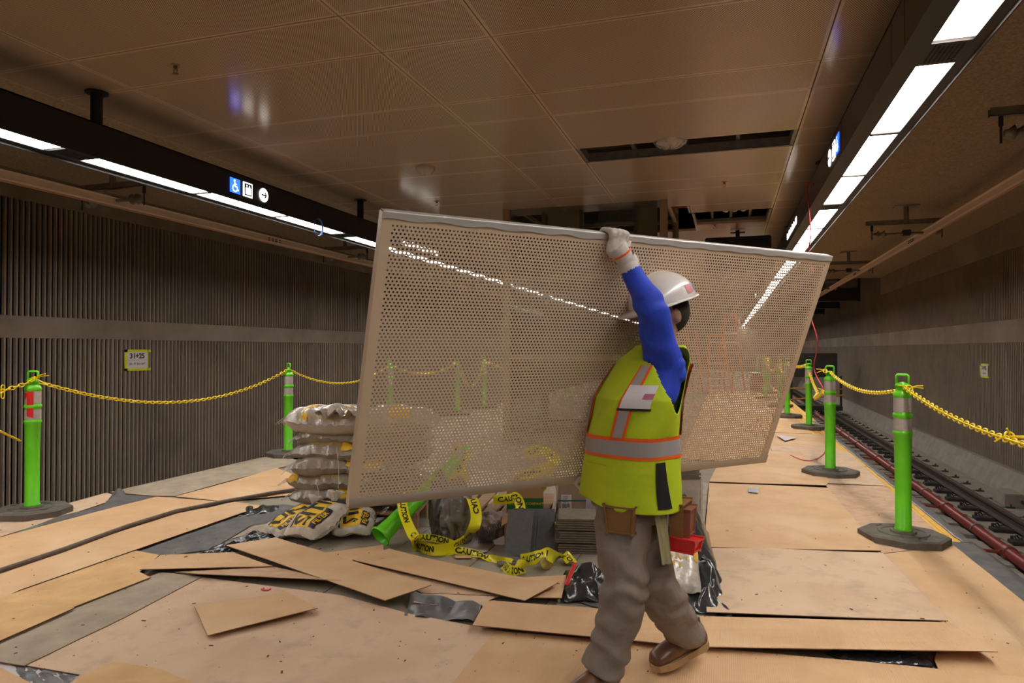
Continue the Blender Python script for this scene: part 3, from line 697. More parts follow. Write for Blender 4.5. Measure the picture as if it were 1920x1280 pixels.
def grid_sheet(px, nu, nv, hfun, m, label, name='plastic_sheet', cat='plastic sheet', base=0.004, world_pts=None, th=0.0015):
    """a draped sheet: four ground corners (or more via bilinear) and a height function h(u, v)"""
    P = world_pts if world_pts else [G(x, y) for x, y in px]
    c = (P[0]+P[1]+P[2]+P[3])/4; c.z = 0
    mb = MB(); vs = []
    for j in range(nv+1):
        for i in range(nu+1):
            u, v = i/nu, j/nv
            p = (P[0]*(1-u)+P[1]*u)*(1-v)+(P[3]*(1-u)+P[2]*u)*v-c
            h, dx, dy = hfun(u, v)
            vs.append(V((p.x+dx, p.y+dy, base+h)))
    fs = [(j*(nu+1)+i, j*(nu+1)+i+1, (j+1)*(nu+1)+i+1, (j+1)*(nu+1)+i) for j in range(nv) for i in range(nu)]
    mb.add(vs, fs); o = mb.build(name, m, None, smooth=True, label=label, cat=cat); o.location = c
    sol = o.modifiers.new('thickness', 'SOLIDIFY'); sol.thickness = th
    return o
def crumple(amp, fold=6, seed=1, edge=0.0, jx=0.01):
    def f(u, v):
        a = abs(nz((u*fold, v*fold*0.6), 1, seed)); b = abs(nz((u*fold*2.3, v*fold*2.0), 1, seed+3))
        e = min(u, 1-u, v, 1-v)*8; e = min(1, e)
        return (amp*(1.6*a+0.7*b)*(0.25+0.75*e)+0.001, jx*nz((u*7, v*7), 1, seed+5), jx*nz((u*7, v*7), 1, seed+9))
    return f
# --- left half
sheet([(-120, 1075), (0, 1008), (289, 931), (417, 941), (300, 985), (0, 1078)], 3, CB, 'long cardboard strip left of the hose, next to the left bollard')
sheet([(-120, 1180), (39, 1106), (433, 969), (492, 949), (440, 941), (330, 966), (0, 1064), (-120, 1110)], 4, CB, 'long cardboard strip between the hose and the black plastic')
sheet([(417, 940), (329, 931), (433, 903), (519, 877), (585, 905), (585, 925)], 2, CB, 'cardboard sheet at the far end of the hose beside the sand sacks')
sheet([(205, 923), (480, 860), (535, 850), (560, 868), (433, 901), (329, 930), (289, 930)], 1, CG, 'grey dusty sheet at the foot of the ribbed wall behind the left bollard')
sheet([(-120, 1030), (-120, 1010), (-60, 995), (200, 924), (228, 933), (25, 999), (0, 1007)], 1, CD, 'pinkish cardboard under the rubber base of the left bollard')
sheet([(-120, 1250), (0, 1122), (255, 1033), (299, 1041), (262, 1073), (282, 1083), (140, 1138), (0, 1201), (-120, 1265)], 5, CY_, 'yellowish cardboard sheet at the left edge of the frame')
sheet([(-120, 1215), (-120, 1180), (0, 1128), (140, 1140), (0, 1202), (-90, 1245)], 6, CY_, 'second yellowish sheet overlapping at the lower left', jit=0.002)
sheet([(302, 1073), (640, 1117), (770, 1152), (960, 1188), (830, 1340), (60, 1340), (150, 1266), (45, 1248)], 2, CD, 'large dusty tan hardboard sheet covering the foreground', jit=0.003)
sheet([(302, 1073), (378, 1082), (230, 1160), (45, 1249), (-60, 1232), (0, 1200)], 3, CG, 'grey dust covered strip along the left of the foreground hardboard')
sheet([(-60, 1330), (-60, 1225), (0, 1252), (95, 1300), (120, 1340)], 4, CB, 'cardboard corner at the bottom left of the frame')
sheet([(100, 1340), (150, 1270), (214, 1241), (300, 1255), (385, 1290), (430, 1340)], 5, CY_, 'orange tan cardboard piece at the bottom left')
sheet([(364, 1137), (390, 1194), (596, 1145), (537, 1110)], 6, CB, 'small loose cardboard piece lying on the foreground hardboard', lifts=[0, 0.004, 0.012, 0.0])
sheet([(262, 1072), (302, 1041), (437, 1036), (511, 1062)], 6, CB, 'pale cardboard piece ending in a dark lifted tip by the black plastic', lifts=[0.012, 0, 0, 0])
sheet([(329, 1073), (511, 1063), (640, 1099), (373, 1083)], 4, CS, 'stained cardboard piece lifted above a dark gap', lifts=[0.0, 0, 0.03, 0.02])
# --- centre
sheet([(672, 1056), (820, 1090), (945, 1118), (790, 1112)], 4, CD, 'pale thin cardboard under the two long diagonal pieces')
sheet([(600, 1038), (719, 1022), (719, 1051), (656, 1055)], 6, CB, 'cardboard flap in front of the green tube', lifts=[0, 0.0, 0.012, 0.008])
sheet([(660, 1053), (730, 1029), (800, 1047), (960, 1080), (1047, 1099), (984, 1129)], 7, CB, 'long diagonal cardboard piece in front of the slate tiles', lifts=[0.01, 0, 0, 0, 0.02, 0.006])
sheet([(940, 1085), (1062, 1079), (1053, 1124), (960, 1121)], 5, CB, 'cardboard piece under the right end of the long diagonal piece', lifts=[0, 0, 0.006, 0.0])
sheet([(790, 1113), (934, 1119), (912, 1128), (903, 1146), (775, 1130)], 4, CD, 'cardboard piece behind the dusty grey plastic')
sheet([(424, 1024), (517, 1008), (809, 1106), (722, 1131)], 8, CB, 'long diagonal cardboard piece in front of the white sacks', lifts=[0.004, 0, 0.025, 0.012])
# --- right
sheet([(850, 1340), (800, 1340), (928, 1184), (1310, 1214), (1500, 1231), (1700, 1249), (1990, 1278), (1990, 1340)], 3, CB, 'large cardboard sheet along the bottom right of the frame')
sheet([(886, 1178), (1310, 1217), (1871, 1236), (1781, 1168), (1310, 1156), (911, 1126)], 7, CB, 'long cardboard sheet crossing behind the front foot of the worker', lifts=[0.012, 0.008, 0.03, 0, 0, 0])
sheet([(1325, 1148), (1320, 1029), (1440, 1031), (1560, 1035), (1655, 1037), (1778, 1167), (1480, 1158)], 5, CD, 'dusty cardboard sheet right of the black plastic', lifts=[0, 0.004, 0.01, 0.004, 0, 0.006, 0.01])
sheet([(1320, 1026), (1330, 907), (1440, 912), (1552, 915), (1652, 1033), (1500, 1030)], 4, CB, 'cardboard sheet with a taped spot behind the dusty one', lifts=[0, 0.006, 0.012, 0.002, 0, 0])
sheet([(1560, 924), (1545, 906), (1660, 911), (1786, 1023), (1655, 1038)], 2, CS, 'stained cardboard under the nearest right bollard')
sheet([(1640, 1030), (1788, 1023), (1862, 1082), (1990, 1185), (1990, 1345), (1790, 1330), (1752, 1238), (1775, 1168)], 1.1, CB, 'cardboard at the lower right beside the platform edge')
sheet([(1330, 903), (1345, 872), (1400, 846), (1500, 846), (1557, 902), (1549, 910), (1440, 907)], 3, CB, 'cardboard sheet left of the second right bollard')
sheet([(1500, 846), (1588, 846), (1662, 912), (1545, 908)], 2, CD, 'cardboard under the second right bollard')
k = 0
names = ['nearest', 'second', 'third', 'fourth', 'fifth', 'sixth', 'seventh', 'farthest']
ya = 8.62
for k in range(8):
    yb = ya+1.55+0.1*k
    for j, (xa, xb) in enumerate(((-0.55, 0.55), (0.57, 1.30 if k > 1 else 1.42))):
        sheet(None, 1-(k % 2), (CB, CD, CB, CY_)[(k+j) % 4], names[k]+' cardboard sheet receding along the platform beyond the carried panel, '+('inner' if j == 0 else 'outer')+' row',
              world_pts=[V((xa+0.03*nz((k, j)), ya+0.02*j, 0)), V((xb, ya+0.05*nz((k, 4)), 0)), V((xb+0.02, yb+0.08, 0)), V((xa, yb-0.02, 0))], group='cardboard sheets receding along the platform')
    ya = yb
# --- plastic
o = sheet([(255, 1034), (433, 969), (530, 944), (560, 950), (540, 975), (470, 985), (395, 1030), (302, 1043)], 1, greyplastic, 'flat dusty black plastic between the cardboard strips on the left', name='plastic_sheet', cat='plastic sheet', th=0.001, jit=0.006, edge=greyplastic)
sheet([(-60, 1110), (0, 1100), (38, 1107), (0, 1122), (-60, 1150)], 2, greyplastic, 'small patch of dusty plastic at the left edge of the frame', name='plastic_sheet', cat='plastic sheet', th=0.001, edge=greyplastic)
sheet([(25, 1000), (110, 968), (190, 948), (222, 926), (292, 931), (215, 950)], 4, greyplastic, 'strip of dusty plastic beside the left bollard', name='plastic_sheet', cat='plastic sheet', th=0.001, jit=0.008, edge=greyplastic)
grid_sheet([(192, 948), (232, 942), (236, 926), (210, 928)], 16, 10, lambda u, v: (0.06*math.sin(math.pi*u)*v+0.01*nz((u*5, v*5)), 0, 0), greyplastic, 'folded up flap of dusty plastic behind the left cardboard strip')
grid_sheet([(436, 972), (515, 962), (528, 948), (448, 950)], 34, 12, lambda u, v: (0.035*(0.6+0.4*math.sin(u*20+v*3))*math.sin(math.pi*v)*min(1, 5*u, 5*(1-u))+0.012*abs(nz((u*9, v*4))), 0, 0), blackplastic, 'ruffled black plastic edge left of the sand sacks')
grid_sheet([(372, 1040), (440, 1036), (525, 1006), (480, 998)], 34, 14, crumple(0.035, 6, 4), blackplastic, 'crumpled black plastic at the tip of the diagonal cardboard')
sheet([(433, 1010), (520, 960), (575, 950), (600, 1005), (525, 1012), (515, 1006), (480, 1000)], 0, CG, 'pale dusty board beside the white sacks', th=0.003)
grid_sheet([(758, 1160), (892, 1172), (905, 1146), (770, 1120)], 40, 14, lambda u, v: (0.035*abs(nz((u*4, v*3), 1, 8))+0.035*math.exp(-((v-0.8)/0.18)**2)+0.02*math.exp(-((u-0.85)/0.1)**2), 0, 0.01*nz((u*6, 0))), greyplastic, 'dusty grey crumpled plastic by the corner of the long front cardboard')
sheet([(1345, 1147), (1485, 1157), (1700, 1167), (1660, 1176), (1340, 1166)], 1, blackplastic, 'black plastic showing in the gap before the long cardboard sheet', name='plastic_sheet', cat='plastic sheet', th=0.001, edge=blackplastic)
grid_sheet([(1590, 1243), (1752, 1252), (1735, 1226), (1540, 1222)], 30, 8, crumple(0.015, 7, 11), blackplastic, 'glossy black plastic under the near edge of the long cardboard sheet')
grid_sheet([(40, 1290), (190, 1300), (130, 1262), (10, 1240)], 24, 12, crumple(0.012, 5, 21), greyplastic, 'plastic in the gap at the bottom left of the frame')
sheet([(-60, 1330), (-60, 1200), (30, 1240), (150, 1268), (240, 1340)], 1, paper, 'pale paper underlay showing at the bottom left', name='paper_underlay', cat='paper', th=0.001)
# plastic skirts draping over the right platform edge
P = []
grid_sheet(None, 90, 8, lambda u, v: ((-0.25*max(0, v-0.62)**1.2)+0.008*abs(nz((u*90, v*3), 1, 2)), 0.02*nz((u*60, v)), 0), greyplastic, 'dusty plastic edging between the cardboard and the right platform edge',
           world_pts=[V((1.43, 2.3, 0)), V((1.43, 5.5, 0)), V((1.74, 5.5, 0)), V((1.76, 2.3, 0))])
grid_sheet(None, 90, 8, lambda u, v: ((-0.2*max(0, v-0.45)**1.2)+0.006*abs(nz((u*90, v*3), 1, 5)), 0.012*nz((u*60, v)), 0), greyplastic, 'narrow dusty plastic along the platform edge behind the yellow tactile strip',
           world_pts=[V((1.56, 5.5, 0)), V((1.52, 14.0, 0)), V((1.69, 14.0, 0)), V((1.72, 5.5, 0))])
# ---- hose
hp = [(-90, 1095), (0, 1070), (120, 1030), (240, 986), (330, 958), (420, 940), (516, 923), (575, 915)]
t = thing('hose', 'dusty grey hose lying across the cardboard on the left', 'hose', G(240, 986))
MB().tube([G(x, y, 0.035) for x, y in hp], 0.017, 10).build('hose_run', hosemat, t, smooth=True, world=True)
# ---- pink clip, tape and scraps
t = thing('plastic_clip', 'small pink U shaped clip on the foreground hardboard', 'clip', G(499, 1104, 0.02))
MB().tube([(-0.022, 0.01, 0), (-0.02, -0.012, 0), (0.0, -0.018, 0), (0.02, -0.012, 0), (0.022, 0.01, 0)], 0.0045, 6).build('clip_body', mat('pink_plastic', (0.75, 0.06, 0.12), 0.4), t)
sheet([(1403, 922), (1402, 914), (1424, 914), (1421, 924)], 8, greyplastic, 'silver tape patch on the cardboard behind the dusty sheet', name='tape_patch', cat='tape', th=0.001)
sheet([(1455, 815), (1495, 820), (1472, 826)], 6, paper, 'white paper scrap on the far cardboard', name='paper_scrap', cat='paper', th=0.001)
sheet([(897, 1030), (918, 1033), (905, 1036)], 1, paper, 'white scrap on the bare floor by the caution tape', name='paper_scrap', cat='paper', th=0.001)
sheet([(852, 1042), (884, 1042), (884, 1047), (855, 1047)], 1, CB, 'small cardboard scrap on the bare floor by the caution tape', name='cardboard_scrap')
# crumbs, splinters and specks of dirt swept over the coverings
random.seed(11); db = MB()
for k in range(420):
    px_, py_ = random.uniform(0, 1900), random.uniform(930, 1278)
    p = G(px_, py_)
    if p.x > 1.4 or p.x < -5.3: continue
    q = random.random()**4*0.006+0.001; a = random.uniform(0, 6.28); e = V((math.cos(a), math.sin(a), 0)); f = V((-e.y, e.x, 0))
    db.obox(V((p.x, p.y, 0.0385)), e*q*random.uniform(0.6, 2.0), f*q*0.6, V((0, 0, 0.001)))
db.build('debris_crumbs', mat('dark_grit', (0.10, 0.06, 0.035), 0.9), None, label='dark crumbs and splinters scattered over the floor coverings', cat='debris', kind='stuff')
# ================================================================== BOLLARDS AND CHAINS
def make_bollard(label, loc, rz, group):
    t = thing('delineator_post', label, 'bollard', loc, rz, group)
    b = MB(); oc = [(0.27*math.cos(math.radians(22.5+45*i))*1.08, 0.27*math.sin(math.radians(22.5+45*i))) for i in range(8)]
    ins = [(p[0]*0.94, p[1]*0.94) for p in oc]
    vs = [V((p[0], p[1], 0)) for p in oc]+[V((p[0], p[1], 0.045)) for p in oc]+[V((p[0], p[1], 0.055)) for p in ins]
    fs = [tuple(reversed(range(8))), tuple(range(16, 24))]
    for i in range(8):
        j = (i+1) % 8; fs += [(i, j, 8+j, 8+i), (8+i, 8+j, 16+j, 16+i)]
    b.add(vs, fs); b.lathe([(0.165, 0.055), (0.16, 0.062), (0.14, 0.062), (0.135, 0.056)], 32, cap=False); b.lathe([(0.085, 0.056), (0.08, 0.07), (0.06, 0.07)], 24, cap=False)
    bo = b.build('rubber_base', rubber, t)
    MB().box((0.13, -0.1, 0.0555), (0.17, -0.06, 0.0575)).box((-0.2, 0.04, 0.0555), (-0.185, 0.12, 0.0575)).build('lifting_slot', iron, bo)
    prof = [(0.056, 0.06), (0.059, 0.08), (0.052, 0.09), (0.052, 0.5), (0.057, 0.735), (0.063, 0.745), (0.063, 0.76), (0.057, 0.768), (0.057, 0.86), (0.063, 0.868), (0.063, 0.885), (0.057, 0.893),
            (0.057, 1.005), (0.060, 1.01), (0.060, 1.025), (0.050, 1.045), (0.034, 1.052), (0.034, 1.062), (0.048, 1.066)]
    po = MB().lathe(prof, 28).build('post', green, t, smooth=True)
    for z0, z1 in ((0.772, 0.852), (0.900, 0.998)):
        MB().lathe([(0.0578, z0), (0.0582, z0), (0.0582, z1), (0.0578, z1)], 28, cap=False).build('reflective_band', reflective, t, smooth=False)
    h = MB(); h.box((-0.045, -0.018, 1.06), (0.045, 0.018, 1.10), bev=0.006)
    pts = [(-0.040, 0, 1.09), (-0.040, 0, 1.152), (-0.032, 0, 1.16), (0.032, 0, 1.16), (0.040, 0, 1.152), (0.040, 0, 1.09)]
    h.tube(pts, 0.0085, 8); h.tube([(0, 0.018, 1.08), (0, -0.018, 1.08)], 0.03, 14)
    h.build('handle', green, t, smooth=True)
    return t
LP = []
def lx(px, X):
    r = ray(px, 700); return EYE+r*(X/r.x)
l1 = G(60, 966); B1 = make_bollard('green delineator post with a red tape strip at the left edge of the platform', (l1.x, l1.y, 0.012), 0.3, 'green delineator posts on the left platform edge')
m_ = MB(); M_ = Matrix.Rotation(-0.9, 4, 'Z')
def patch(a0, a1, z0, z1, sl):
    vs = []; n = 5
    for i in range(n):
        a = a0+(a1-a0)*i/(n-1)
        for z in (z0+sl*i/n, z1): vs.append(V((0.0605*math.cos(a), 0.0605*math.sin(a), z)))
    m_.add(vs, [(2*i, 2*i+2, 2*i+3, 2*i+1) for i in range(n-1)])
patch(-1.7, -0.9, 0.80, 1.0, -0.02); patch(-2.1, -1.7, 0.93, 0.99, 0.03)
m_.build('red_tape', redbright, B1, label='red tape strip')
RB = []
for i, (px, py) in enumerate(((1694, 1015), (1557, 891), (1517, 804))):
    p = G(px, py); RB.append(p)
    copy = make_bollard if i < 0 else None
def simple_copy(p, rz, lab, group):
    r = thing('delineator_post', lab, 'bollard', (p.x, p.y, 0.012), rz, group)
    for ch in [q for q in bpy.data.objects if q.parent == B1 and not q.name.startswith('red_tape')]:
        c = ch.copy(); C.objects.link(c); c.parent = r
        for g in [q for q in bpy.data.objects if q.parent == ch]:
            d = g.copy(); C.objects.link(d); d.parent = c
    return r
gl, gr = 'green delineator posts on the left platform edge', 'green delineator posts on the right platform edge'
LPOS = [V((l1.x, l1.y, 0))]
for px, lab in ((541, 'green delineator post standing behind the stack of sand sacks'), (731, 'third green post of the left row, seen through the left part of the carried panel'),
                (858, 'fourth green post of the left row, seen through the carried panel'), (908, 'fifth green post of the left row, seen through the carried panel')):
    q = lx(px, -5.30); q.z = 0; LPOS.append(q); simple_copy(q, 0.4+px*0.01, lab, gl)
LPOS.append(V((-5.3, LPOS[-1].y+6, 0)))
for p, rz, lab in zip(RB, (-0.55, -0.35, 0.1), ('nearest green delineator post of the right row on its rubber base', 'second green delineator post of the right row', 'third green delineator post of the right row, beside the panel edge')):
    simple_copy(p, rz, lab, gr)
FAR = [(1.15, 14.6), (1.2, 17.2), (1.0, 19.8), (1.25, 22.5), (1.2, 24.2), (1.1, 26.5)]
for k, (x, y) in enumerate(FAR):
    simple_copy(V((x, y, 0)), k*0.5, ['fourth', 'fifth', 'sixth', 'seventh', 'eighth', 'ninth'][k]+' green post of the right row, seen through or beside the carried panel', gr)
simple_copy(V((1.28, 2.2, 0)), 0.2, 'green delineator post holding the thick chain just outside the right of the frame', gr)
simple_copy(V((-5.25, 1.2, 0)), 0.2, 'green delineator post just outside the left of the frame', gl)
# chains, every link an object
def link_mesh(Ls=0.052, Ws=0.0135, r=0.0045):
    pts = []
    for i in range(5): a = -math.pi/2+math.pi*i/4; pts.append((Ls/2-Ws+Ws*math.cos(a), Ws*math.sin(a), 0))
    for i in range(5): a = math.pi/2+math.pi*i/4; pts.append((-Ls/2+Ws+Ws*math.cos(a), Ws*math.sin(a), 0))
    return MB().tube(pts, r, 5, closed=True)
lk = None
def chain(pts, label, maxn=240, scale=1.0, group='yellow plastic chains'):
    """hang a chain through the given points"""
    global lk
    t = thing('plastic_chain', label, 'chain', pts[0], 0, group)
    seg = [0]
    for a, b in zip(pts, pts[1:]): seg.append(seg[-1]+(b-a).length)
    L = seg[-1]; pitch = 0.041*scale; n = min(maxn, int(L/pitch)); pitch = L/n
    j = 0
    for i in range(n):
        s = (i+0.5)*pitch
        while j < len(seg)-2 and seg[j+1] < s: j += 1
        f = (s-seg[j])/max(1e-6, seg[j+1]-seg[j]); p = pts[j].lerp(pts[j+1], f); d = (pts[j+1]-pts[j]).normalized()
        if lk is None: o = link_mesh().build('chain_link', yellowp, t, smooth=True); lk = o.data
        else: o = link('chain_link', lk, t)
        side = d.cross(V((0, 0, 1))).normalized(); up = side.cross(d)
        a = (math.pi/2 if i % 2 else 0)+0.45+0.25*nz((i, 3)); y_ = side*math.cos(a)+up*math.sin(a); z_ = d.cross(y_)
        M = Matrix((( d.x, y_.x, z_.x, 0), (d.y, y_.y, z_.y, 0), (d.z, y_.z, z_.z, 0), (0, 0, 0, 1)))
        o.rotation_euler = M.to_euler(); o.location = p-pts[0]; o.scale = (scale, scale, scale)
    return t
def sag(a, b, s, n=24): return [a.lerp(b, i/n)-V((0, 0, s*4*(i/n)*(1-i/n))) for i in range(n+1)]
top = lambda p, dz=1.10: V((p.x, p.y, dz))
chain(sag(top(V((-5.25, 1.2, 0))), top(LPOS[0], 1.09), 0.20), 'yellow plastic chain left of the left bollard, running out of frame')
chain(sag(top(LPOS[0], 1.10), top(LPOS[1], 1.10), 0.29), 'yellow plastic chain sagging between the two left posts')
chain(sag(top(LPOS[1]), top(LPOS[2]), 0.24), 'yellow plastic chain from the post behind the sacks towards the panel')
chain(sag(top(LPOS[2]), top(LPOS[3]), 0.2), 'yellow plastic chain between the third and fourth left posts, seen through the panel', scale=1.5)
chain(sag(top(LPOS[3]), top(LPOS[4]), 0.55), 'deeply sagging yellow chain between the fourth and fifth left posts', scale=1.6)
chain(sag(top(LPOS[4]), top(LPOS[5]), 0.3), 'yellow chain beyond the fifth left post', scale=2.0)
e0 = RB[0]
chain(sag(top(e0, 1.095), V((1.28, 2.2, 1.02)), 0.12), 'thick yellow chain from the nearest right post out of the right of the frame')
chain(sag(top(RB[1], 1.11), top(e0, 1.07), 0.10), 'yellow plastic chain between the two nearest right posts')
c0 = V((RB[1].x-0.06, RB[1].y, 0.90))
chain([top(RB[2], 1.10), V((RB[2].x+0.01, RB[2].y-0.05, 0.95)), V((RB[2].x, RB[2].y-0.6, 0.80)), V((RB[2].x-0.05, RB[2].y-1.6, 0.70)), V((c0.x+0.05, c0.y+1.2, 0.74)), c0], 'yellow chain drooping from the third right post to the second', scale=1.5)
chain(sag(top(RB[2], 1.10), top(V((1.15, 14.6, 0)), 1.08), 0.06), 'yellow chain behind the third right post leading behind the panel', scale=1.8)
FP = [V((1.15, 14.6, 0))]+[V((x, y, 0)) for x, y in FAR[1:]]
for k in range(4):
    chain(sag(top(FP[k]), top(FP[k+1]), 0.3), ['first', 'second', 'third', 'fourth'][k]+' far yellow chain of the right row, seen through the panel', scale=2.2)
chain([top(LPOS[0], 1.085)+V((0.05, -0.28, -0.01)), top(LPOS[0], 0.97)+V((0.05, -0.28, 0))], 'short loose end of yellow chain hanging left of the left bollard')
# knots of chain ends and cable ties
def knot(p, lab, ends, m=yellowp):
    t = thing('cable_tie', lab, 'cable tie', p)
    b = MB()
    for (dx, dy, dz) in ends: b.tube([(0, 0, 0), (dx*0.5, dy*0.5, dz*0.5+0.008), (dx, dy, dz)], 0.0045, 6)
    b.tube([(0.02*math.cos(a), 0.012*math.sin(a), 0.02*math.sin(a)) for a in [i*math.pi/5 for i in range(10)]], 0.005, 6, closed=True)
    b.build('tie_strap', m, t)
knot(top(LPOS[0], 1.11)+V((0.05, -0.04, 0)), 'yellow cable ties sticking out right of the left bollard top', [(0.11, 0.02, 0.045), (0.12, 0.04, 0.03), (0.08, 0.03, -0.03), (0.1, 0.05, -0.05)])
knot(top(RB[1], 1.12)+V((-0.05, -0.03, 0)), 'yellow cable ties on the second right post', [(-0.09, 0, 0.02), (-0.08, 0.02, -0.02), (0.07, -0.02, -0.03)])
knot(top(e0, 1.08)+V((0.03, -0.06, 0)), 'yellow cable ties on the nearest right post', [(0.09, 0.02, 0.0), (0.08, -0.02, 0.02), (-0.07, 0, 0.02)])
knot(AX(1893, 818, 1.25), 'bunch of yellow cable ties on the thick chain at the right edge', [(0.1, -0.05, -0.02), (0.07, -0.1, 0.0), (-0.05, 0.03, -0.03), (-0.02, -0.03, 0.04), (0.05, -0.05, -0.05)])
knot(c0, 'yellow and orange tie on the side of the second right post', [(-0.06, 0, 0.03), (-0.05, 0, -0.05), (0.03, 0, 0.05)])
t = thing('yellow_rope', 'flat yellow strap hanging at the left edge of the frame', 'strap', G(0, 1000))
a = AX(-60, 780, -5.0); b = AX(10, 813, -5.0); c = AX(37, 826, -5.0)
MB().tube([a, b, c], [(0.02, 0.006)]*3, 8).build('strap_run', yellowp, t, world=True)
# red cord from the beam to the second right post and over the floor
t = thing('power_cable', 'thin red cord hanging from the right lighting beam to the second right post', 'cord', (0.85, 7.9, 2.85))
rp = [V((0.84, 7.4, 3.0)), V((0.80, 7.7, 3.08)), AX(1517, 395, 0.84), AX(1520, 440, 0.85), AX(1516, 475, 0.86), AX(1527, 530, 0.9), AX(1517, 580, 0.92), AX(1533, 640, 0.97), AX(1526, 690, 1.0), V((RB[1].x-0.06, RB[1].y, 0.92))]
def smooth_path(P, k=6):
    out = []
    for i in range(len(P)-1):
        p0 = P[max(i-1, 0)]; p1 = P[i]; p2 = P[i+1]; p3 = P[min(i+2, len(P)-1)]
        for j in range(k):
            s = j/k; out.append(0.5*((2*p1)+(p2-p0)*s+(2*p0-5*p1+4*p2-p3)*s*s+(3*p1-p0-3*p2+p3)*s**3))
    out.append(P[-1]); return out
MB().tube(smooth_path(rp), 0.0065, 6).build('cord_run', redcord, t, smooth=True, world=True)
MB().tube(smooth_path([G(1546, 800, 0.03), G(1548, 840, 0.03), G(1535, 858, 0.03), G(1510, 863, 0.03), G(1482, 853, 0.03)]), 0.005, 6).build('floor_loop', redcord, t, smooth=True, world=True)
t = thing('blue_cord_coil', 'coil of blue cord hanging on the left lighting beam', 'cord', AX(597, 425, -4.66))
q = AX(597, 426, -4.64)-t.location
b = MB()
for k in range(3):
    b.tube([q+V((0.006*k-0.006, (0.085+0.004*k)*math.cos(a), (0.10+0.003*k)*math.sin(a))) for a in [i*math.pi/10 for i in range(20)]], 0.004, 6, closed=True)
b.build('coil', bluecord, t, smooth=True)
MB().tube([q+V((0, 0, 0.10)), q+V((0.01, 0.01, 0.16)), q+V((0.0, -0.01, 0.22)), q+V((0.0, -0.02, 0.27))], 0.005, 6).build('hook', iron, t, smooth=True)
# ================================================================== THE PILE OF MATERIALS
def sack_surface(L, W, Hh, seed, pinch=0.08, flat=0.0):
    def P(u, v, s):
        t = max(0.0, (1-abs(u)**3.2)*(1-abs(v)**3.6))**0.45
        x = L/2*u*(1-pinch*(1-abs(v))**2*0.4)*(1-0.02*abs(v)); y = W/2*v*(1-pinch*abs(u)**3)
        w = nz((u*2.2, v*1.6, s), 1, seed)*0.22+nz((u*5+v*2, v*5, s), 1, seed+4)*0.09
        e = 0.010*nz((u*9, v*9), 1, seed+2)*(1-t)
        z = s*Hh/2*t*(1+w)+e
        if s < 0: z *= 0.75
        fr = min(1, (1-max(abs(u), abs(v)))*8)
        z += 0.006*math.sin(u*40*(0.6+0.2*nz((v*3, 1), 1, seed))+nz((u*3, v*3), 1, seed)*6)*(1-fr)*(1 if abs(u) < 0.97 else 0.4)
        sagd = 0.022*nz((u*1.4, v*1.2), 1, seed+8); z += sagd; y += 0.016*nz((u*4.5, s*1.3), 1, seed+6)*(1 if v < 0 else 0.5)
        return V((x, y, z+Hh*0.42))
    return P
def sack_mesh(mb, P, nu=34, nv=24, mi=0):
    for s in (1, -1):
        vs = [P(-1+2*i/nu, -1+2*j/nv, s) for j in range(nv+1) for i in range(nu+1)]
        fs = [(j*(nu+1)+i, j*(nu+1)+i+1, (j+1)*(nu+1)+i+1, (j+1)*(nu+1)+i) for j in range(nv) for i in range(nu)]
        if s < 0: fs = [tuple(reversed(f)) for f in fs]
        mb.add(vs, fs, mi)
    return mb
def decal(P, pts, fs, L, W, off=0.004, s=1, wrap=0.0):
    """lay flat points (in metres on the sack) onto its upper skin"""
    out = []
    for x, y in pts:
        u = max(-0.99, min(0.99, x/(L/2))); v = max(-0.99, min(0.99, y/(W/2)))
        if wrap:      # measure up the bulging front side first, then over the top
            q = y+W/2; s0 = 0.9*wrap/2
            v = -(1-max(0.02, q/(wrap/2))**2.222)**0.278 if q < s0 else -0.647+(q-s0)/(W/2)
            v = min(0.95, v)
        a = P(u, v, s); du = P(min(1, u+0.02), v, s)-a; dv = P(u, min(1, v+0.02), s)-a
        n = du.cross(dv)
        n = n.normalized() if n.length > 1e-9 else V((0, 0, 1))
        out.append(a+n*off*s)
    return out, fs
def patch_grid(x0, x1, y0, y1, nx=14, ny=8, f=None):
    pts = []; 
    for j in range(ny+1):
        for i in range(nx+1):
            x = x0+(x1-x0)*i/nx; y = y0+(y1-y0)*j/ny
            if f: x, y = f(x, y)
            pts.append((x, y))
    return pts, [(j*(nx+1)+i, j*(nx+1)+i+1, (j+1)*(nx+1)+i+1, (j+1)*(nx+1)+i) for j in range(ny) for i in range(nx)]
def text_decal(s, size, cx, cy, ang=0.0, sx=1.0, bold=0.0):
    vs, fs = text_mesh(s, size, bold=bold); c, q = math.cos(ang), math.sin(ang)
    return [(cx+v.x*sx*c-v.y*q, cy+v.x*sx*q+v.y*c) for v in vs], fs
fa = G(543, 988); fb = G(750, 992); dirx = (fb-fa).normalized(); RZ = math.atan2(dirx.y, dirx.x); diry = V((-dirx.y, dirx.x, 0))
def make_pallet(org, rz, Lx, Ly, label, n=7):
    t = thing('pallet', label, 'pallet', org, rz)
    for k in range(3): 
        y = 0.05+(Ly-0.10)*k/2
        MB().box((0, y-0.045, 0.0), (Lx, y+0.045, 0.018), bev=0.002).build('bottom_board', wood, t)
        for q in range(3):
            x = 0.07+(Lx-0.14)*q/2
            MB().box((x-0.07, y-0.045, 0.018), (x+0.07, y+0.045, 0.105), bev=0.003).build('block', wood, t)
    for k in range(n):
        x = (Lx-0.1)*k/(n-1)
        MB().box((x, -0.005, 0.105), (x+0.1, Ly+0.005, 0.123+0.002*nz((k, rz))), bev=0.002).build('deck_board', wood, t)
    return t
make_pallet(fa+dirx*-0.02, RZ, 1.0, 0.82, 'wooden pallet under the stack of sand sacks')
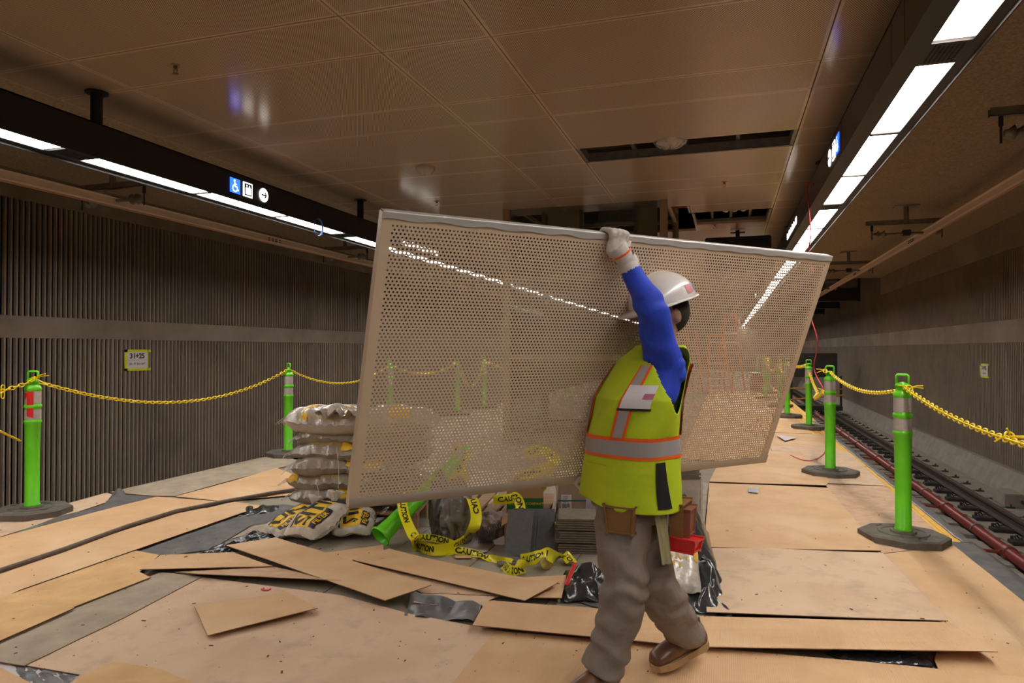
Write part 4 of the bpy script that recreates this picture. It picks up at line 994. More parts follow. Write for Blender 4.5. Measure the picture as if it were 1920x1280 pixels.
# stacked clear plastic sand sacks
SL, SW, SH = 0.58, 0.40, 0.185
def sand_sack(cx, cy, cz, yaw, seed, label, m, marks, L=SL, W=SW, Hh=SH, tilt=0.0, fringe=True):
    o = fa+dirx*cx+diry*cy; t = thing('sand_sack', label, 'sack', (o.x, o.y, cz), RZ+yaw, None)
    t.rotation_euler = (tilt, 0, RZ+yaw)
    P = sack_surface(L, W, Hh, seed)
    sack_mesh(MB(), P).build('sack_body', m, t, smooth=True)
    for kind, arg in marks:
        mb = MB()
        if kind == 'band': pts, fs = patch_grid(*arg); mb.add(*decal(P, pts, fs, L, W, wrap=Hh)); mb.build('print_patch', yellowprint, t, smooth=True)
        elif kind == 'text': mb.add(*decal(P, *text_decal(*arg), L, W, 0.006, wrap=Hh)); mb.build('printed_words', goldprint, t)
        elif kind == 'ink': mb.add(*decal(P, *text_decal(*arg), L, W, 0.006, wrap=Hh)); mb.build('printed_words', blackink, t)
    if fringe:   # flared clear end of the bag
        mb = MB(); sg = -1; n = 20; vs = []
        for i in range(n+1):
            v = -0.85+1.7*i/n
            for j in range(5):
                q = j/4; p = P(-1+0.02, v, 1)
                vs.append(V((p.x-q*0.07-0.01, p.y*(1+0.06*q), p.z-q*0.055+0.008*q*math.sin(i*1.1+seed)+0.01*q*nz((i*0.5, j), 1, seed))))
        mb.add(vs, [(i*5+j, (i+1)*5+j, (i+1)*5+j+1, i*5+j+1) for i in range(n) for j in range(4)])
        mb.build('bag_end', film, t, smooth=True)
    return t
WP = 'Washed Plaster Sand'
Z0 = 0.125
rowz = [Z0+0.02+k*0.108 for k in range(6)]
L_lab = ['lowest', 'second', 'third', 'fourth', 'fifth']
# left column
sand_sack(0.27, 0.19, rowz[0], 0.03, 1, 'lowest grey sand sack at the left end of the stack, above the white sacks', sandbag, [('band', (0.10, 0.27, -0.19, -0.10)), ('ink', ('Net Contents 1.6', 0.028, 0.18, -0.155))])
sand_sack(0.25, 0.19, rowz[1], -0.04, 2, 'second grey sand sack from the bottom reading Washed Plaster Sand, with a yellow corner', sandbag, [('band', (-0.26, -0.19, -0.19, -0.05)), ('text', (WP, 0.036, 0.0, -0.15)), ('band', (0.18, 0.21, -0.09, -0.02))])
sand_sack(0.21, 0.16, rowz[2]+0.01, 0.18, 3, 'third sand sack from the bottom, plain with a flared clear end at the left', sandbag, [], L=0.44)
sand_sack(0.28, 0.20, rowz[3]+0.01, -0.03, 4, 'fourth sand sack from the bottom at the left end, wrinkled, with faint yellow words', sandbag, [('text', (WP, 0.034, -0.02, -0.13)), ('band', (0.12, 0.24, -0.16, -0.10))])
sand_sack(0.27, 0.24, rowz[4]+0.01, 0.10, 5, 'fifth sand sack from the bottom, with loose clear plastic along its front', sandbag, [], L=0.54)
sand_sack(0.26, 0.18, rowz[5]-0.005, -0.02, 6, 'topmost pale sack at the left end of the stack with yellow block lettering', topbag,
          [('band', (-0.17, -0.12, -0.17, 0.17)), ('text', (WP, 0.035, -0.02, -0.15)), ('text', ('SAND', 0.085, 0.16, -0.02, 1.0, 1.1, 0.002))], L=0.64, Hh=0.25)
# right column
sand_sack(0.76, 0.19, rowz[0], 0.02, 11, 'lowest sand sack on the right, resting on the pallet behind the green tube', sandbag, [('band', (0.10, 0.22, -0.18, -0.12))])
sand_sack(0.75, 0.20, rowz[1], 0.06, 12, 'second sand sack from the bottom in the middle of the stack, under the panel edge', sandbag, [('text', (WP, 0.034, 0.0, -0.15))])
sand_sack(0.66, 0.17, rowz[2]+0.005, -0.22, 13, 'sand sack with a broad yellow top reading Sand, tilted beside the plain one', sandbag, [('band', (-0.26, 0.10, -0.17, 0.02)), ('ink', ('Sand', 0.07, 0.0, -0.03, 0.1)), ('ink', ('Net Contents 1.6 cu. ft.', 0.026, -0.05, -0.13))], tilt=0.05)
sand_sack(0.76, 0.22, rowz[3], 0.08, 14, 'fourth sand sack from the bottom on the right, behind the carried panel', sandbag, [])
sand_sack(0.74, 0.20, rowz[4], -0.05, 15, 'fifth sand sack from the bottom on the right, behind the carried panel', sandbag, [('text', (WP, 0.034, 0.0, -0.15))])
sand_sack(0.80, 0.19, rowz[5]-0.005, 0.03, 16, 'topmost shiny sack on the right with a yellow disc, partly behind the panel', topbag, [('band', (-0.05, 0.12, -0.16, 0.02, 14, 8)), ('text', ('SAND', 0.07, -0.22, -0.06, 1.2, 1.0, 0.002))], L=0.60, Hh=0.25)
t = thing('wrapping_string', 'loose white strings hanging down the front of the sand sacks', 'string', fa+dirx*0.3+V((0, 0, 0.8)))
for px, y0, y1 in ((631, 838, 915), (593, 905, 932), (649, 930, 965)):
    a = D(4.98, px, y0); b = D(4.93, px+3, y1); MB().tube([a, a.lerp(b, 0.5)+RT*0.01, b], 0.0022, 5).build('string', whitecord, t, world=True)
t = thing('plastic_rag', 'crumpled clear and blue plastic lying on top of the sand sacks', 'plastic wrap', D(5.2, 640, 790))
mb = MB(); n = 18
vs = [V(((i/n-0.5)*0.34, (j/10-0.5)*0.2, 0.05+0.06*abs(nz((i*0.5, j*0.5), 1, 3))+0.03*math.sin(i*0.9))) for j in range(11) for i in range(n+1)]
mb.add(vs, [(j*(n+1)+i, j*(n+1)+i+1, (j+1)*(n+1)+i+1, (j+1)*(n+1)+i) for j in range(10) for i in range(n)]); mb.build('film', topbag, t, smooth=True)
# white woven sacks at the foot of the stack
def white_sack(px, py, rz, label, big, L=0.36, W=0.27, seed=1, dz=0.0, Hh=0.12, flip=1):
    g = G(px, py); t = thing('woven_sack', label, 'sack', (g.x, g.y, dz+0.05), RZ+rz); t.rotation_euler = (0, -0.34, RZ+rz)
    P = sack_surface(L, W, Hh, seed, pinch=0.16)
    sack_mesh(MB(), P, 30, 22).build('sack_body', whitesack, t, smooth=True)
    pts, fs = patch_grid(-0.42*L, 0.36*L, -0.20*W, 0.26*W); mb = MB(); mb.add(*decal(P, pts, fs, L, W, 0.003)); mb.build('yellow_panel', yellowprint, t, smooth=True)
    pts, fs = patch_grid(-0.42*L, 0.34*L, 0.29*W, 0.33*W); mb = MB(); mb.add(*decal(P, pts, fs, L, W, 0.003)); mb.build('dark_stripe', blackink, t, smooth=True)
    pts, fs = patch_grid(-0.40*L, 0.10*L, -0.38*W, -0.22*W); mb = MB(); mb.add(*decal(P, pts, fs, L, W, 0.003)); mb.build('dark_label', blackink, t, smooth=True)
    mb = MB(); mb.add(*decal(P, *text_decal(big, 0.15*L/0.36, -0.03*L, 0.03*W, 0, 1.15, 0.004), L, W, 0.0055)); mb.build('block_letters', blackink, t)
    mb = MB(); mb.add(*decal(P, *text_decal('FILTER', 0.045, -0.15*L, -0.30*W, 0, 1.1, 0.001), L, W, 0.0055)); mb.build('small_letters', yellowprint, t)
    # gathered neck with flared end
    M = Matrix.Translation((L*0.44, 0, Hh*0.62))@Matrix.Rotation(math.pi/2-0.95, 4, 'Y')
    nb = MB(); vs = []; n = 26
    prof = [(0.055, -0.05), (0.022, 0.0), (0.018, 0.015), (0.028, 0.035), (0.048, 0.062), (0.058, 0.082), (0.03, 0.085), (0.006, 0.07)]
    for r, z in prof:
        for j in range(n):
            a = 2*math.pi*j/n; rr = r*(1+0.16*math.sin(a*7+z*20)+0.12*nz((math.cos(a)*2, math.sin(a)*2, z*9), 1, seed)); vs.append(M@V((rr*math.cos(a), rr*math.sin(a), z+0.006*math.sin(a*5))))
    nb.add(vs, [(i*n+j, i*n+(j+1) % n, (i+1)*n+(j+1) % n, (i+1)*n+j) for i in range(len(prof)-1) for j in range(n)]); nb.build('gathered_neck', whitesack, t, smooth=True)
    MB().tube([M@V((0.022*math.cos(a), 0.022*math.sin(a), 0.008)) for a in [i*math.pi/6 for i in range(12)]], 0.004, 5, closed=True).build('tie_cord', blackink, t)
    return t
white_sack(556, 1001, 0.80, 'white woven sack with yellow panel and the letters UN, left of the three', 'UN', L=0.38, W=0.30, seed=31)
white_sack(664, 1002, 1.75, 'white woven sack with yellow panel reading STL, right of the three under the stack', 'STI', L=0.34, W=0.30, seed=33)
white_sack(600, 1010, 1.18, 'white woven sack with yellow panel and bold black letters, front middle of the three', 'SITI', L=0.42, W=0.32, seed=35, Hh=0.15, dz=0.03)
# green tube leaning on the pile
a = G(712, 1006, 0.075); b = D(5.25, 868, 850); ax = (b-a).normalized()
t = thing('green_tube', 'green delineator tube lying with its open mouth towards the camera', 'bollard', a)
q = V((0, 0, 1)).rotation_difference(ax).to_matrix().to_4x4()
prof = [(0.074, 0.0), (0.080, 0.004), (0.078, 0.016), (0.066, 0.024), (0.064, 0.05), (0.060, 0.055), (0.062, 0.085), (0.058, 0.09), (0.060, 0.11), (0.057, 0.12), (0.055, 0.3), (0.052, 0.95), (0.034, 0.99)]
MB().lathe(prof, 30, M=q, cap=False).lathe([(0.074, 0.0), (0.060, 0.02), (0.055, 0.05), (0.050, 0.3), (0.047, 0.9), (0.0, 0.95)], 30, M=q, cap=False).build('tube_body', green, t, smooth=True)
MB().lathe([(0.0525, 0.70), (0.0527, 0.78)], 30, M=q, cap=False).lathe([(0.0525, 0.84), (0.0527, 0.92)], 30, M=q, cap=False).build('reflective_band', reflective, t)
# ribbons of caution tape
def ribbon(P, width, ups, label, words='CAUTION ', name='caution_tape', size=0.05, group='lengths of caution tape', step=0.42):
    t = thing(name, label, 'tape', P[0], 0, group)
    Q = smooth_path(P, 8); n = len(Q); seg = [0]
    for a_, b_ in zip(Q, Q[1:]): seg.append(seg[-1]+(b_-a_).length)
    def up(i): 
        f = i/(n-1)*(len(ups)-1); k_ = min(int(f), len(ups)-2); return ups[k_].lerp(ups[k_+1], f-k_)
    def at(s, v, off=0.0):
        j = 0; s = max(0, min(seg[-1]-1e-4, s))
        while j < n-2 and seg[j+1] < s: j += 1
        f = (s-seg[j])/max(1e-6, seg[j+1]-seg[j]); p = Q[j].lerp(Q[j+1], f); T = (Q[j+1]-Q[j]).normalized()
        U = up(j+f); U = (U-T*U.dot(T))
        U = U.normalized() if U.length > 1e-5 else T.orthogonal().normalized()
        n_ = T.cross(U); c = 0.006*math.sin(v*60+s*14)
        return p+U*v+n_*(c+off)-P[0]
    m = max(10, int(seg[-1]/0.012)); vs = []; nv = 4
    for i in range(m+1):
        for j in range(nv+1): vs.append(at(seg[-1]*i/m, width*(j/nv-0.5)))
    mb = MB(); mb.add(vs, [(i*(nv+1)+j, (i+1)*(nv+1)+j, (i+1)*(nv+1)+j+1, i*(nv+1)+j+1) for i in range(m) for j in range(nv)])
    r = mb.build('tape_band', tape_y, t, smooth=True)
    s0 = 0.03; mb = MB(); wv, wf = text_mesh(words, size, bold=0.002)
    wlen = max(v.x for v in wv)-min(v.x for v in wv); mnx = min(v.x for v in wv)
    while s0+wlen*0.5 < seg[-1]:
        for off in (0.0012, -0.0012):
            mb.add([at(s0+(v.x-mnx)*1.15, v.y, off) for v in wv], [f for f in wf if True])
        s0 += step
    mb.build('tape_lettering', blackink, t, kind='stuff')
    return t
Z = V((0, 0, 1)); A = V((0.3, 0.9, 0.3)); Bv = RT
ribbon([D(4.85, 752, 925), D(4.7, 757, 960), D(4.55, 768, 990), D(4.42, 778, 1008), G(785, 1024, 0.02), G(815, 1033, 0.02), G(850, 1032, 0.02)], 0.07, [Bv, Bv, Bv, A, A, A, A], 'caution tape hanging from the panel past the green tube to the floor')
ribbon([G(770, 1012, 0.03), G(790, 1007, 0.05), G(820, 1010, 0.04), G(850, 1020, 0.03), G(855, 1028, 0.02)], 0.05, [Z, Z, Z, A], 'far loop of caution tape on the floor beside the smoky bag')
ribbon([G(775, 1020, 0.02), G(810, 1030, 0.05), G(845, 1026, 0.05), G(872, 1010, 0.06), D(4.55, 888, 990), D(4.6, 893, 965), D(4.68, 885, 935), D(4.75, 875, 940)], 0.075, [Z, Z, Z, A, Bv, Bv, Bv, Bv], 'caution tape looping from the floor up over the smoky plastic bag')
ribbon([G(845, 1030, 0.03), G(880, 1035, 0.02), G(905, 1042, 0.02), G(935, 1050, 0.02), G(960, 1054, 0.02)], 0.05, [A, Z, A, Z, A], 'thin twisted caution tape running right along the bare floor')
ribbon([D(4.9, 925, 937), D(4.9, 955, 935), D(4.85, 968, 932), D(4.8, 976, 950), D(4.75, 976, 975)], 0.07, [Z, Z, Z, Bv, Bv], 'caution tape draped over the corner of the tile company carton')
ribbon([G(978, 1050, 0.03), G(1000, 1046, 0.09), G(1020, 1036, 0.13), G(1035, 1042, 0.10), G(1045, 1046, 0.05), G(1058, 1038, 0.05), G(1072, 1055, 0.02)], 0.075, [Z, Z, A, Z, A, Bv, A], 'caution tape crumpled in front of the leaning slate tiles')
ribbon([G(945, 1058, 0.02), G(955, 1068, 0.04), G(972, 1070, 0.02), G(985, 1062, 0.03), G(975, 1058, 0.05), G(962, 1063, 0.03)], 0.06, [A, Z, A, Z, A], 'balled up caution tape nearest the long cardboard piece')
ribbon([D(4.95, 1040, 985), D(4.93, 1050, 983), D(4.9, 1060, 978)], 0.05, [Z, A, Z], 'short end of caution tape beside the brown tile stack')
ribbon([D(5.3, 850, 840), D(5.2, 870, 850), D(5.15, 860, 875), D(5.1, 845, 900), D(5.15, 880, 890)], 0.09, [Z, Bv, Bv, Z], 'tangle of caution tape seen through the panel above the green tube')
ribbon([D(5.4, 985, 850), D(5.3, 1020, 845), D(5.2, 1040, 870), D(5.2, 1000, 885), D(5.1, 960, 900), D(5.2, 1030, 900), D(5.1, 1000, 925)], 0.09, [Z, Bv, Z, Bv, Z], 'tangle of caution tape seen through the panel above the tile company carton')
# cartons, pallets and tiles
def carton_box(px0, px1, d, y0, y1, depth, label, m, rz=0.0, name='carton'):
    a = D(d, px0, y1); b = D(d, px1, y1); w_ = (b-a).length; h = D(d, px0, y0).z-a.z; dr = (b-a).normalized(); t = thing(name, label, 'box', (a.x, a.y, a.z), math.atan2(dr.y, dr.x)+rz)
    MB().box((0, 0, 0), (w_, depth, h-0.002), bev=0.004).build('box_body', m, t)
    MB().box((0.002, 0.002, h-0.002), (w_/2-0.002 if False else w_-0.002, depth/2-0.0015, h)).build('flap', m, t)
    MB().box((0.002, depth/2+0.0015, h-0.002), (w_-0.002, depth-0.002, h)).build('flap', m, t)
    return t, w_, h
make_pallet(D(5.15, 838, 1000)+V((0, 0, -D(5.15, 838, 1000).z)), RZ-0.1, 0.75, 0.8, 'old wooden pallet behind the smoky plastic bag', 6)
t, w_, h_ = carton_box(950, 1019, 4.95, 913, 1000, 0.34, 'brown carton with a green printed band reading WEST TILE COMPANY', carton)
MB().box((0.0, -0.0012, h_*0.52), (w_, -0.0005, h_*0.76)).build('green_band', greenprint, t)
vs, fs = text_mesh('WEST TILE COMPANY', 0.026, bold=0.0006); MB().add([V((w_*0.52+v.x, -0.0016, h_*0.64+v.y)) for v in vs], fs).build('printed_words', goldprint, t)
MB().box((w_+0.0006, 0.06, h_*0.55), (w_+0.0012, 0.15, h_*0.72)).build('address_label', paper, t)
MB().box((-0.001, 0.15, 0.02), (0.0, 0.19, h_-0.01)).build('tape_seam', carton_grey, t)
t, w_, h_ = carton_box(946, 990, 4.55, 984, 1027, 0.3, 'small open brown carton left of the leaning slate tiles', carton)
for s in (0,): MB().obox(V((0.03, 0.15, h_+0.02)), V((0.05, 0, 0.03)), V((0, 0.14, 0)), V((0.001, 0, -0.001))).build('open_flap', carton, t)
# big carton with labels on its own pallet, in clear wrap
pr_ = make_pallet(G(1042, 1000), RZ-0.06, 1.06, 1.0, 'wooden pallet under the wrapped carton with white labels', 9)
t, w_, h_ = carton_box(1047, 1160, 4.95, 905, 974, 0.5, 'large wrapped brown carton with two white labels and a green strap', carton_grey)
for k, x in enumerate((0.02, 0.20)):
    lb = MB().box((x, -0.0016, h_*0.24), (x+0.075, -0.0006, h_*0.68)).build('address_label', paper, t)
    b = MB(); random.seed(k+3)
    for q in range(8): b.box((x+0.008+q*0.007, -0.0022, h_*(0.30+0.04*random.random())), (x+0.012+q*0.007, -0.0017, h_*(0.42+0.05*random.random())))
    for q in range(5): b.box((x+0.01, -0.0022, h_*(0.48+0.035*q)), (x+0.03+0.03*random.random(), -0.0017, h_*(0.49+0.035*q)))
    b.build('label_print', blackink, lb)
MB().box((-0.001, -0.003, h_*0.50), (0.36, -0.002, h_*0.535)).build('green_strap', mat('green_strap', (0.02, 0.13, 0.09), 0.4), t)
b = MB(); n = 20; vs = []
for j in range(9):
    for i in range(n+1): vs.append(V((0.2+0.4*i/n, -0.008-0.02*abs(nz((i*0.5, j*0.6), 1, 7)), h_*(j/8))))
b.add(vs, [(j*(n+1)+i, j*(n+1)+i+1, (j+1)*(n+1)+i+1, (j+1)*(n+1)+i) for j in range(8) for i in range(n)]); b.build('clear_wrap', film, t, smooth=True)
# wrapped stack at the right end of the pallet
t, w_, h_ = carton_box(1168, 1315, 4.85, 900, 985, 0.8, 'shrink wrapped stack of cartons behind the legs of the worker', carton_grey, name='wrapped_stack')
b = MB(); n = 24; vs = []
for j in range(13):
    for i in range(n+1):
        s = i/n*(w_+0.8); x, y = (s, -0.012) if s < w_ else (w_+0.012, s-w_)
        q = 0.018*abs(nz((i*0.7, j*0.35), 1, 9)); vs.append(V((x+(q if s >= w_ else 0), y-(q if s < w_ else 0), h_*j/12)))
b.add(vs, [(j*(n+1)+i, j*(n+1)+i+1, (j+1)*(n+1)+i+1, (j+1)*(n+1)+i) for j in range(12) for i in range(n)]); b.build('clear_wrap', film, t, smooth=True)
for k in range(9):
    z = h_+0.001+k*0.0095
    MB().box((w_-0.42+0.012*nz((k, 1), 1, 2), 0.02+0.01*nz((k, 5)), z), (w_+0.02*nz((k, 2), 3, 1), 0.5, z+0.007), M=Matrix.Rotation(0.012*nz((k, 9), 2), 4, 'Z')).build('grey_board', browntile, t)
# stack of flat brown tiles
g = G(1046, 1037); rz = RZ-0.02
o = g; 
for k in range(14):
    z = 0.002+k*0.0155+(0.006 if k > 3 else 0)+(0.006 if k > 8 else 0)
    dx = 0.02*nz((k*1.7, 3), 1, 5); 
    if k in (4, 5): dx -= 0.012
    if k == 9: dx -= 0.02
    pos = o+dirx*dx+diry*(0.008*nz((k, 4)))
    tt = MB().box((0, 0, 0), (0.305, 0.305, 0.0125), bev=0.0012).build('floor_tile_brown', browntile, None, label=('lowest' if k == 0 else 'topmost' if k == 13 else ['', 'second', 'third', 'fourth', 'fifth', 'sixth', 'seventh', 'eighth', 'ninth', 'tenth', 'eleventh', 'twelfth', 'thirteenth'][k])+' brown tile '+('of' if k in (0, 13) else 'from the bottom of')+' the stack in front of the labelled carton', cat='tile', group='brown tiles in the stack')
    tt.location = (pos.x, pos.y, z); tt.rotation_euler = (0, 0, rz+0.03*nz((k, 8)))
# leaning slate tiles
def lean(px0, px1, pyb, pyt, d0, d1, label, skew=0.0, th=0.010):
    a = G(px0, pyb); b = G(px1, pyb+2); L_ = (b-a).length; ex = (b-a).normalized(); top_ = D(d1, px0+12, pyt); hgt = (top_.z)
    back = V((-ex.y, ex.x, 0)); ev = (back*0.30*hgt+V((0, 0, hgt))); 
    n_ = ex.cross(ev.normalized())
    c = a+ex*(L_/2)+ev*0.5+ex*skew+n_*d0+V((0, 0, 0.006))
    tl = MB().obox(V((0, 0, 0)), ex*L_/2, ev/2, n_*th/2).build('slate_tile', slate, None, label=label, cat='tile', group='grey slate tiles leaning on the cartons'); tl.location = c; tl.rotation_euler = (0.0, 0.0, 0.0 if d0 == 0 else -0.10-2*d0)
    return tl
lean(962, 1040, 1033, 961, 0.0, 4.55, 'wide grey slate tile at the back of the leaning group')
for k, lab in enumerate(('third', 'second')):
    lean(955-k*2, 1009-k*5, 1035+k*2, 967, 0.018+0.018*k, 4.5, lab+' grey slate tile from the front of the leaning group')
lean(949, 998, 1041, 968, 0.058, 4.42, 'narrowest grey slate tile, frontmost of the leaning group')
sheet([(906, 1041), (972, 1055), (985, 1048), (960, 1045)], 3, alu, 'perforated metal strip lying in front of the slate tiles', name='metal_strip', cat='metal strip', th=0.008, edge=galv)
sheet([(932, 1056), (960, 1050), (1010, 1050), (1005, 1056), (935, 1062)], 1, slate, 'broken piece of slate lying in front of the leaning tiles', name='slate_piece', cat='tile', th=0.012, edge=slate)
t = thing('yellow_sponge', 'crumpled pale yellow plastic cup among the caution tape', 'litter', G(1022, 1056, 0.03))
mb = MB(); mb.lathe([(0.01, -0.025), (0.03, -0.02), (0.034, 0.0), (0.04, 0.02), (0.036, 0.022), (0.02, 0.0)], 14); mb.v = [tuple(V(p)+V((0.006*nz(p, 50), 0.006*nz(p, 60), 0))) for p in mb.v]
mb.build('cup_body', mat('pale_yellow', (0.75, 0.62, 0.2), 0.4, alpha=0.8), t, smooth=True); t.rotation_euler = (1.2, 0.3, 0.5)
# smoky plastic bags and the striped sack
def blob(p, rx, ry, rzz, label, m, seed, name='plastic_bag', cat='bag', amp=0.35, nk=3.0):
    t = thing(name, label, cat, p)
    bm = bmesh.new(); bmesh.ops.create_icosphere(bm, subdivisions=5, radius=1)
    for v in bm.verts:
        d = v.co.normalized(); q = abs(nz(d*nk, 1, seed)); q2 = abs(nz(d*nk*2.5, 1, seed+2)); r = 1-amp*0.9*q*2-amp*0.5*q2+0.05
        z = d.z*r*rzz
        if z < -rzz*0.75: z = -rzz*0.75
        v.co = V((d.x*r*rx, d.y*r*ry, z+rzz*0.75))
    me = bpy.data.meshes.new(name); bm.to_mesh(me); bm.free(); me.materials.append(m); me.polygons.foreach_set('use_smooth', [True]*len(me.polygons))
    link('bag_body', me, t); return t
blob(G(858, 1016), 0.13, 0.12, 0.26, 'large smoky plastic bag of rubbish under the panel', trashbag, 3, amp=0.3, nk=1.8)
blob(G(826, 1003), 0.09, 0.09, 0.27, 'tall dark plastic bag left of the large smoky one', trashbag, 9, amp=0.3, nk=1.7)
t = blob(D(4.85, 925, 990)-V((0, 0, 0.08)), 0.14, 0.10, 0.12, 'crumpled striped sack lying on the smoky bag', mat('striped_sack', (0.34, 0.27, 0.25), 0.5), 5, name='striped_sack', amp=0.3, nk=2.0)
mb = MB()
for k in range(12):
    c = V((-0.06+k*0.012, -0.115+0.002*k, 0.04+0.004*k)); mb.obox(c, V((0.002, 0, 0)), V((0.0, 0.001, 0)), V((0.02, 0, 0.07)))
mb.build('dark_stripes', mat('plum_ink', (0.06, 0.035, 0.045), 0.6), t)
MB().obox(V((0.085, -0.105, 0.02)), V((0.04, 0, 0.02)), V((0, 0.001, 0)), V((-0.012, 0, 0.024))).build('barcode_label', paper, t)
t = thing('white_cord', 'bundle of white cord hanging beside the tile company carton', 'cord', D(4.9, 1040, 930))
for k in range(3): MB().tube(smooth_path([D(4.8, 1033+k*2, 905), D(4.78, 1040+k, 922), D(4.76, 1038+k*2, 945), D(4.75, 1034+k*3, 962)], 4), 0.004, 5).build('strand', whitecord, t, world=True)
# ---- black plastic and lying sack on the right of the pile
def hill(ax_, seed, H_, ridge=0.3):
    def f(u, v):
        b = H_*(math.sin(math.pi*min(1, max(0, u)))**0.7)*(max(0, v)**1.3); a = abs(nz((u*4, v*4), 1, seed)); c = abs(nz((u*9, v*8), 1, seed+1))
        return (b*(0.6+a*1.2)+0.06*a+0.03*c, 0.03*nz((u*5, v*5), 1, seed+7), 0.03*nz((u*5, v*5), 1, seed+8))
    return f
def fold(Hmax, seed, sx=3.0, sy=1.2, amp=0.07):
    def f(u, v):
        a = abs(nz((u*sx+v*1.1, v*sy), 1, seed)); c = abs(nz((u*sx*2.6+v*2, v*sy*2), 1, seed+1))
        e = min(1, 6*min(u, 1-u, v+0.02, 1-v+0.1)); ridge = math.exp(-((u-0.62)/0.28)**2)*math.exp(-((v-0.75)/0.42)**2)
        return (Hmax*ridge+amp*2.2*a*e+amp*0.5*c*e+0.002, 0.04*nz((u*3, v*3), 1, seed+7), 0.04*nz((u*3, v*3), 1, seed+8))
    return f
grid_sheet([(1205, 1090), (1338, 1132), (1330, 1010), (1222, 1000)], 60, 70, fold(0.33, 41, 1.8, 1.1, 0.05), blackplastic, 'tall glossy crumpled black plastic beside the wrapped stack')
grid_sheet([(1255, 1150), (1376, 1160), (1345, 1075), (1285, 1070)], 40, 40, fold(0.08, 47, 2.0, 2.2, 0.07), blackplastic, 'heap of crumpled black plastic on the corner of the dusty cardboard sheet')
grid_sheet([(1046, 1128), (1190, 1142), (1180, 1080), (1066, 1072)], 44, 36, fold(0.03, 51, 2.2, 2.0, 0.07), blackplastic, 'crumpled black plastic left of the legs of the worker')
grid_sheet([(1085, 1132), (1255, 1156), (1260, 1105), (1120, 1090)], 34, 24, fold(0.0, 57, 4, 3, 0.035), greyplastic, 'dusty black plastic lying between the legs of the worker')
MB_ = grid_sheet([(1058, 1110), (1075, 1078), (1082, 1080), (1066, 1112)], 8, 4, lambda u, v: (0.04+0.03*u, 0, 0), redbright, 'red plastic edge at the left of the crumpled black plastic', name='red_strip', cat='plastic strip')
grid_sheet([(1210, 1145), (1222, 1150), (1212, 1112), (1204, 1112)], 8, 4, lambda u, v: (0.03+0.01*nz((u*4, v*4)), 0, 0), redbright, 'red strip lying between the legs of the worker', name='red_strip', cat='plastic strip')
g = G(1244, 1098); t = thing('sand_sack', 'pale plastic sack with yellow rim and upside down lettering in the black plastic', 'sack', (g.x, g.y, 0.06), 0.25+math.pi); t.rotation_euler = (-0.35, 0, math.pi+0.1)
P = sack_surface(0.40, 0.44, 0.15, 71); sack_mesh(MB(), P).build('sack_body', topbag, t, smooth=True)
for a_ in (patch_grid(-0.19, 0.19, -0.205, -0.18), patch_grid(-0.19, -0.172, -0.18, 0.0)): MB().add(*decal(P, *a_, 0.40, 0.44)).build('yellow_rim', yellowprint, t, smooth=True)
MB().add(*decal(P, *text_decal('LANDSCAPE', 0.05, 0.0, 0.0, 0, 1.0, 0.001), 0.40, 0.44, 0.006)).add(*decal(P, *text_decal('UNIS', 0.065, -0.02, 0.065, 0, 1.1, 0.002), 0.40, 0.44, 0.006)).build('printed_words', goldprint, t)
cbp = [G(1122, 1078), G(1215, 1080), G(1240, 1012), G(1160, 1012)]
grid_sheet([(1122, 1080), (1212, 1080), (1238, 1010), (1158, 1010)], 6, 4, lambda u, v: (0.03+0.07*u, 0, 0), CB, 'cardboard flap leaning behind the front leg of the worker', name='cardboard_flap', cat='cardboard', th=0.004)
# ---- things seen through the panel: ladders, red bin, carts
step_alu = mat('bright_step_aluminium', (0.85, 0.82, 0.78), 0.5)
def ladder(px0, px1, pyb, pyt, label, Yd=None):
    a = G(px0, pyb); b = G(px1, pyb); wd = (b-a).length; t = thing('step_ladder', label, 'ladder', (a.x, a.y, 0), math.atan2((b-a).y, (b-a).x), 'orange step ladders behind the panel')
    hh = EYE.z+(655-pyt)*(a-EYE).dot(FW)/1280
    for s in (0, 1):
        MB().tube([(s*wd, 0, 0.01), (wd/2+(s-0.5)*wd*0.55, 0.45, hh)], 0.035, 6).build('side_rail', orange_fg, t)
        MB().tube([(s*wd, 1.25, 0.01), (wd/2+(s-0.5)*wd*0.55, 0.5, hh-0.05)], 0.026, 6).build('rear_rail', orange_fg, t)
    n = 8
    for k in range(1, n):
        q = k/n; x0 = q*wd*0.225; MB().box((x0, 0.45*q-0.04, hh*q-0.012), (wd-x0, 0.45*q+0.05, hh*q+0.012)).build('step', step_alu, t)
    MB().box((wd*0.2, 0.38, hh-0.02), (wd*0.8, 0.58, hh+0.03)).build('top_cap', orange_fg, t)
    return t
ladder(1328, 1372, 737, 628, 'nearest orange step ladder with bright aluminium steps')
ladder(1358, 1396, 733, 588, 'taller orange step ladder to the right of the bright one')
ladder(1290, 1318, 736, 620, 'orange step ladder to the left, beside the head of the worker')
t = thing('red_bin', 'dark red bin standing on the platform behind the panel', 'bin', G(1422, 733))
MB().box((-0.25, -0.25, 0), (0.25, 0.25, 0.55), bev=0.04).build('bin_body', red, t); MB().box((-0.27, -0.27, 0.55), (0.27, 0.27, 0.60), bev=0.01).build('bin_lid', red, t)
t = thing('clear_wrapped_column', 'tall piece wrapped in clear plastic standing behind the panel', 'plastic wrap', G(968, 800))
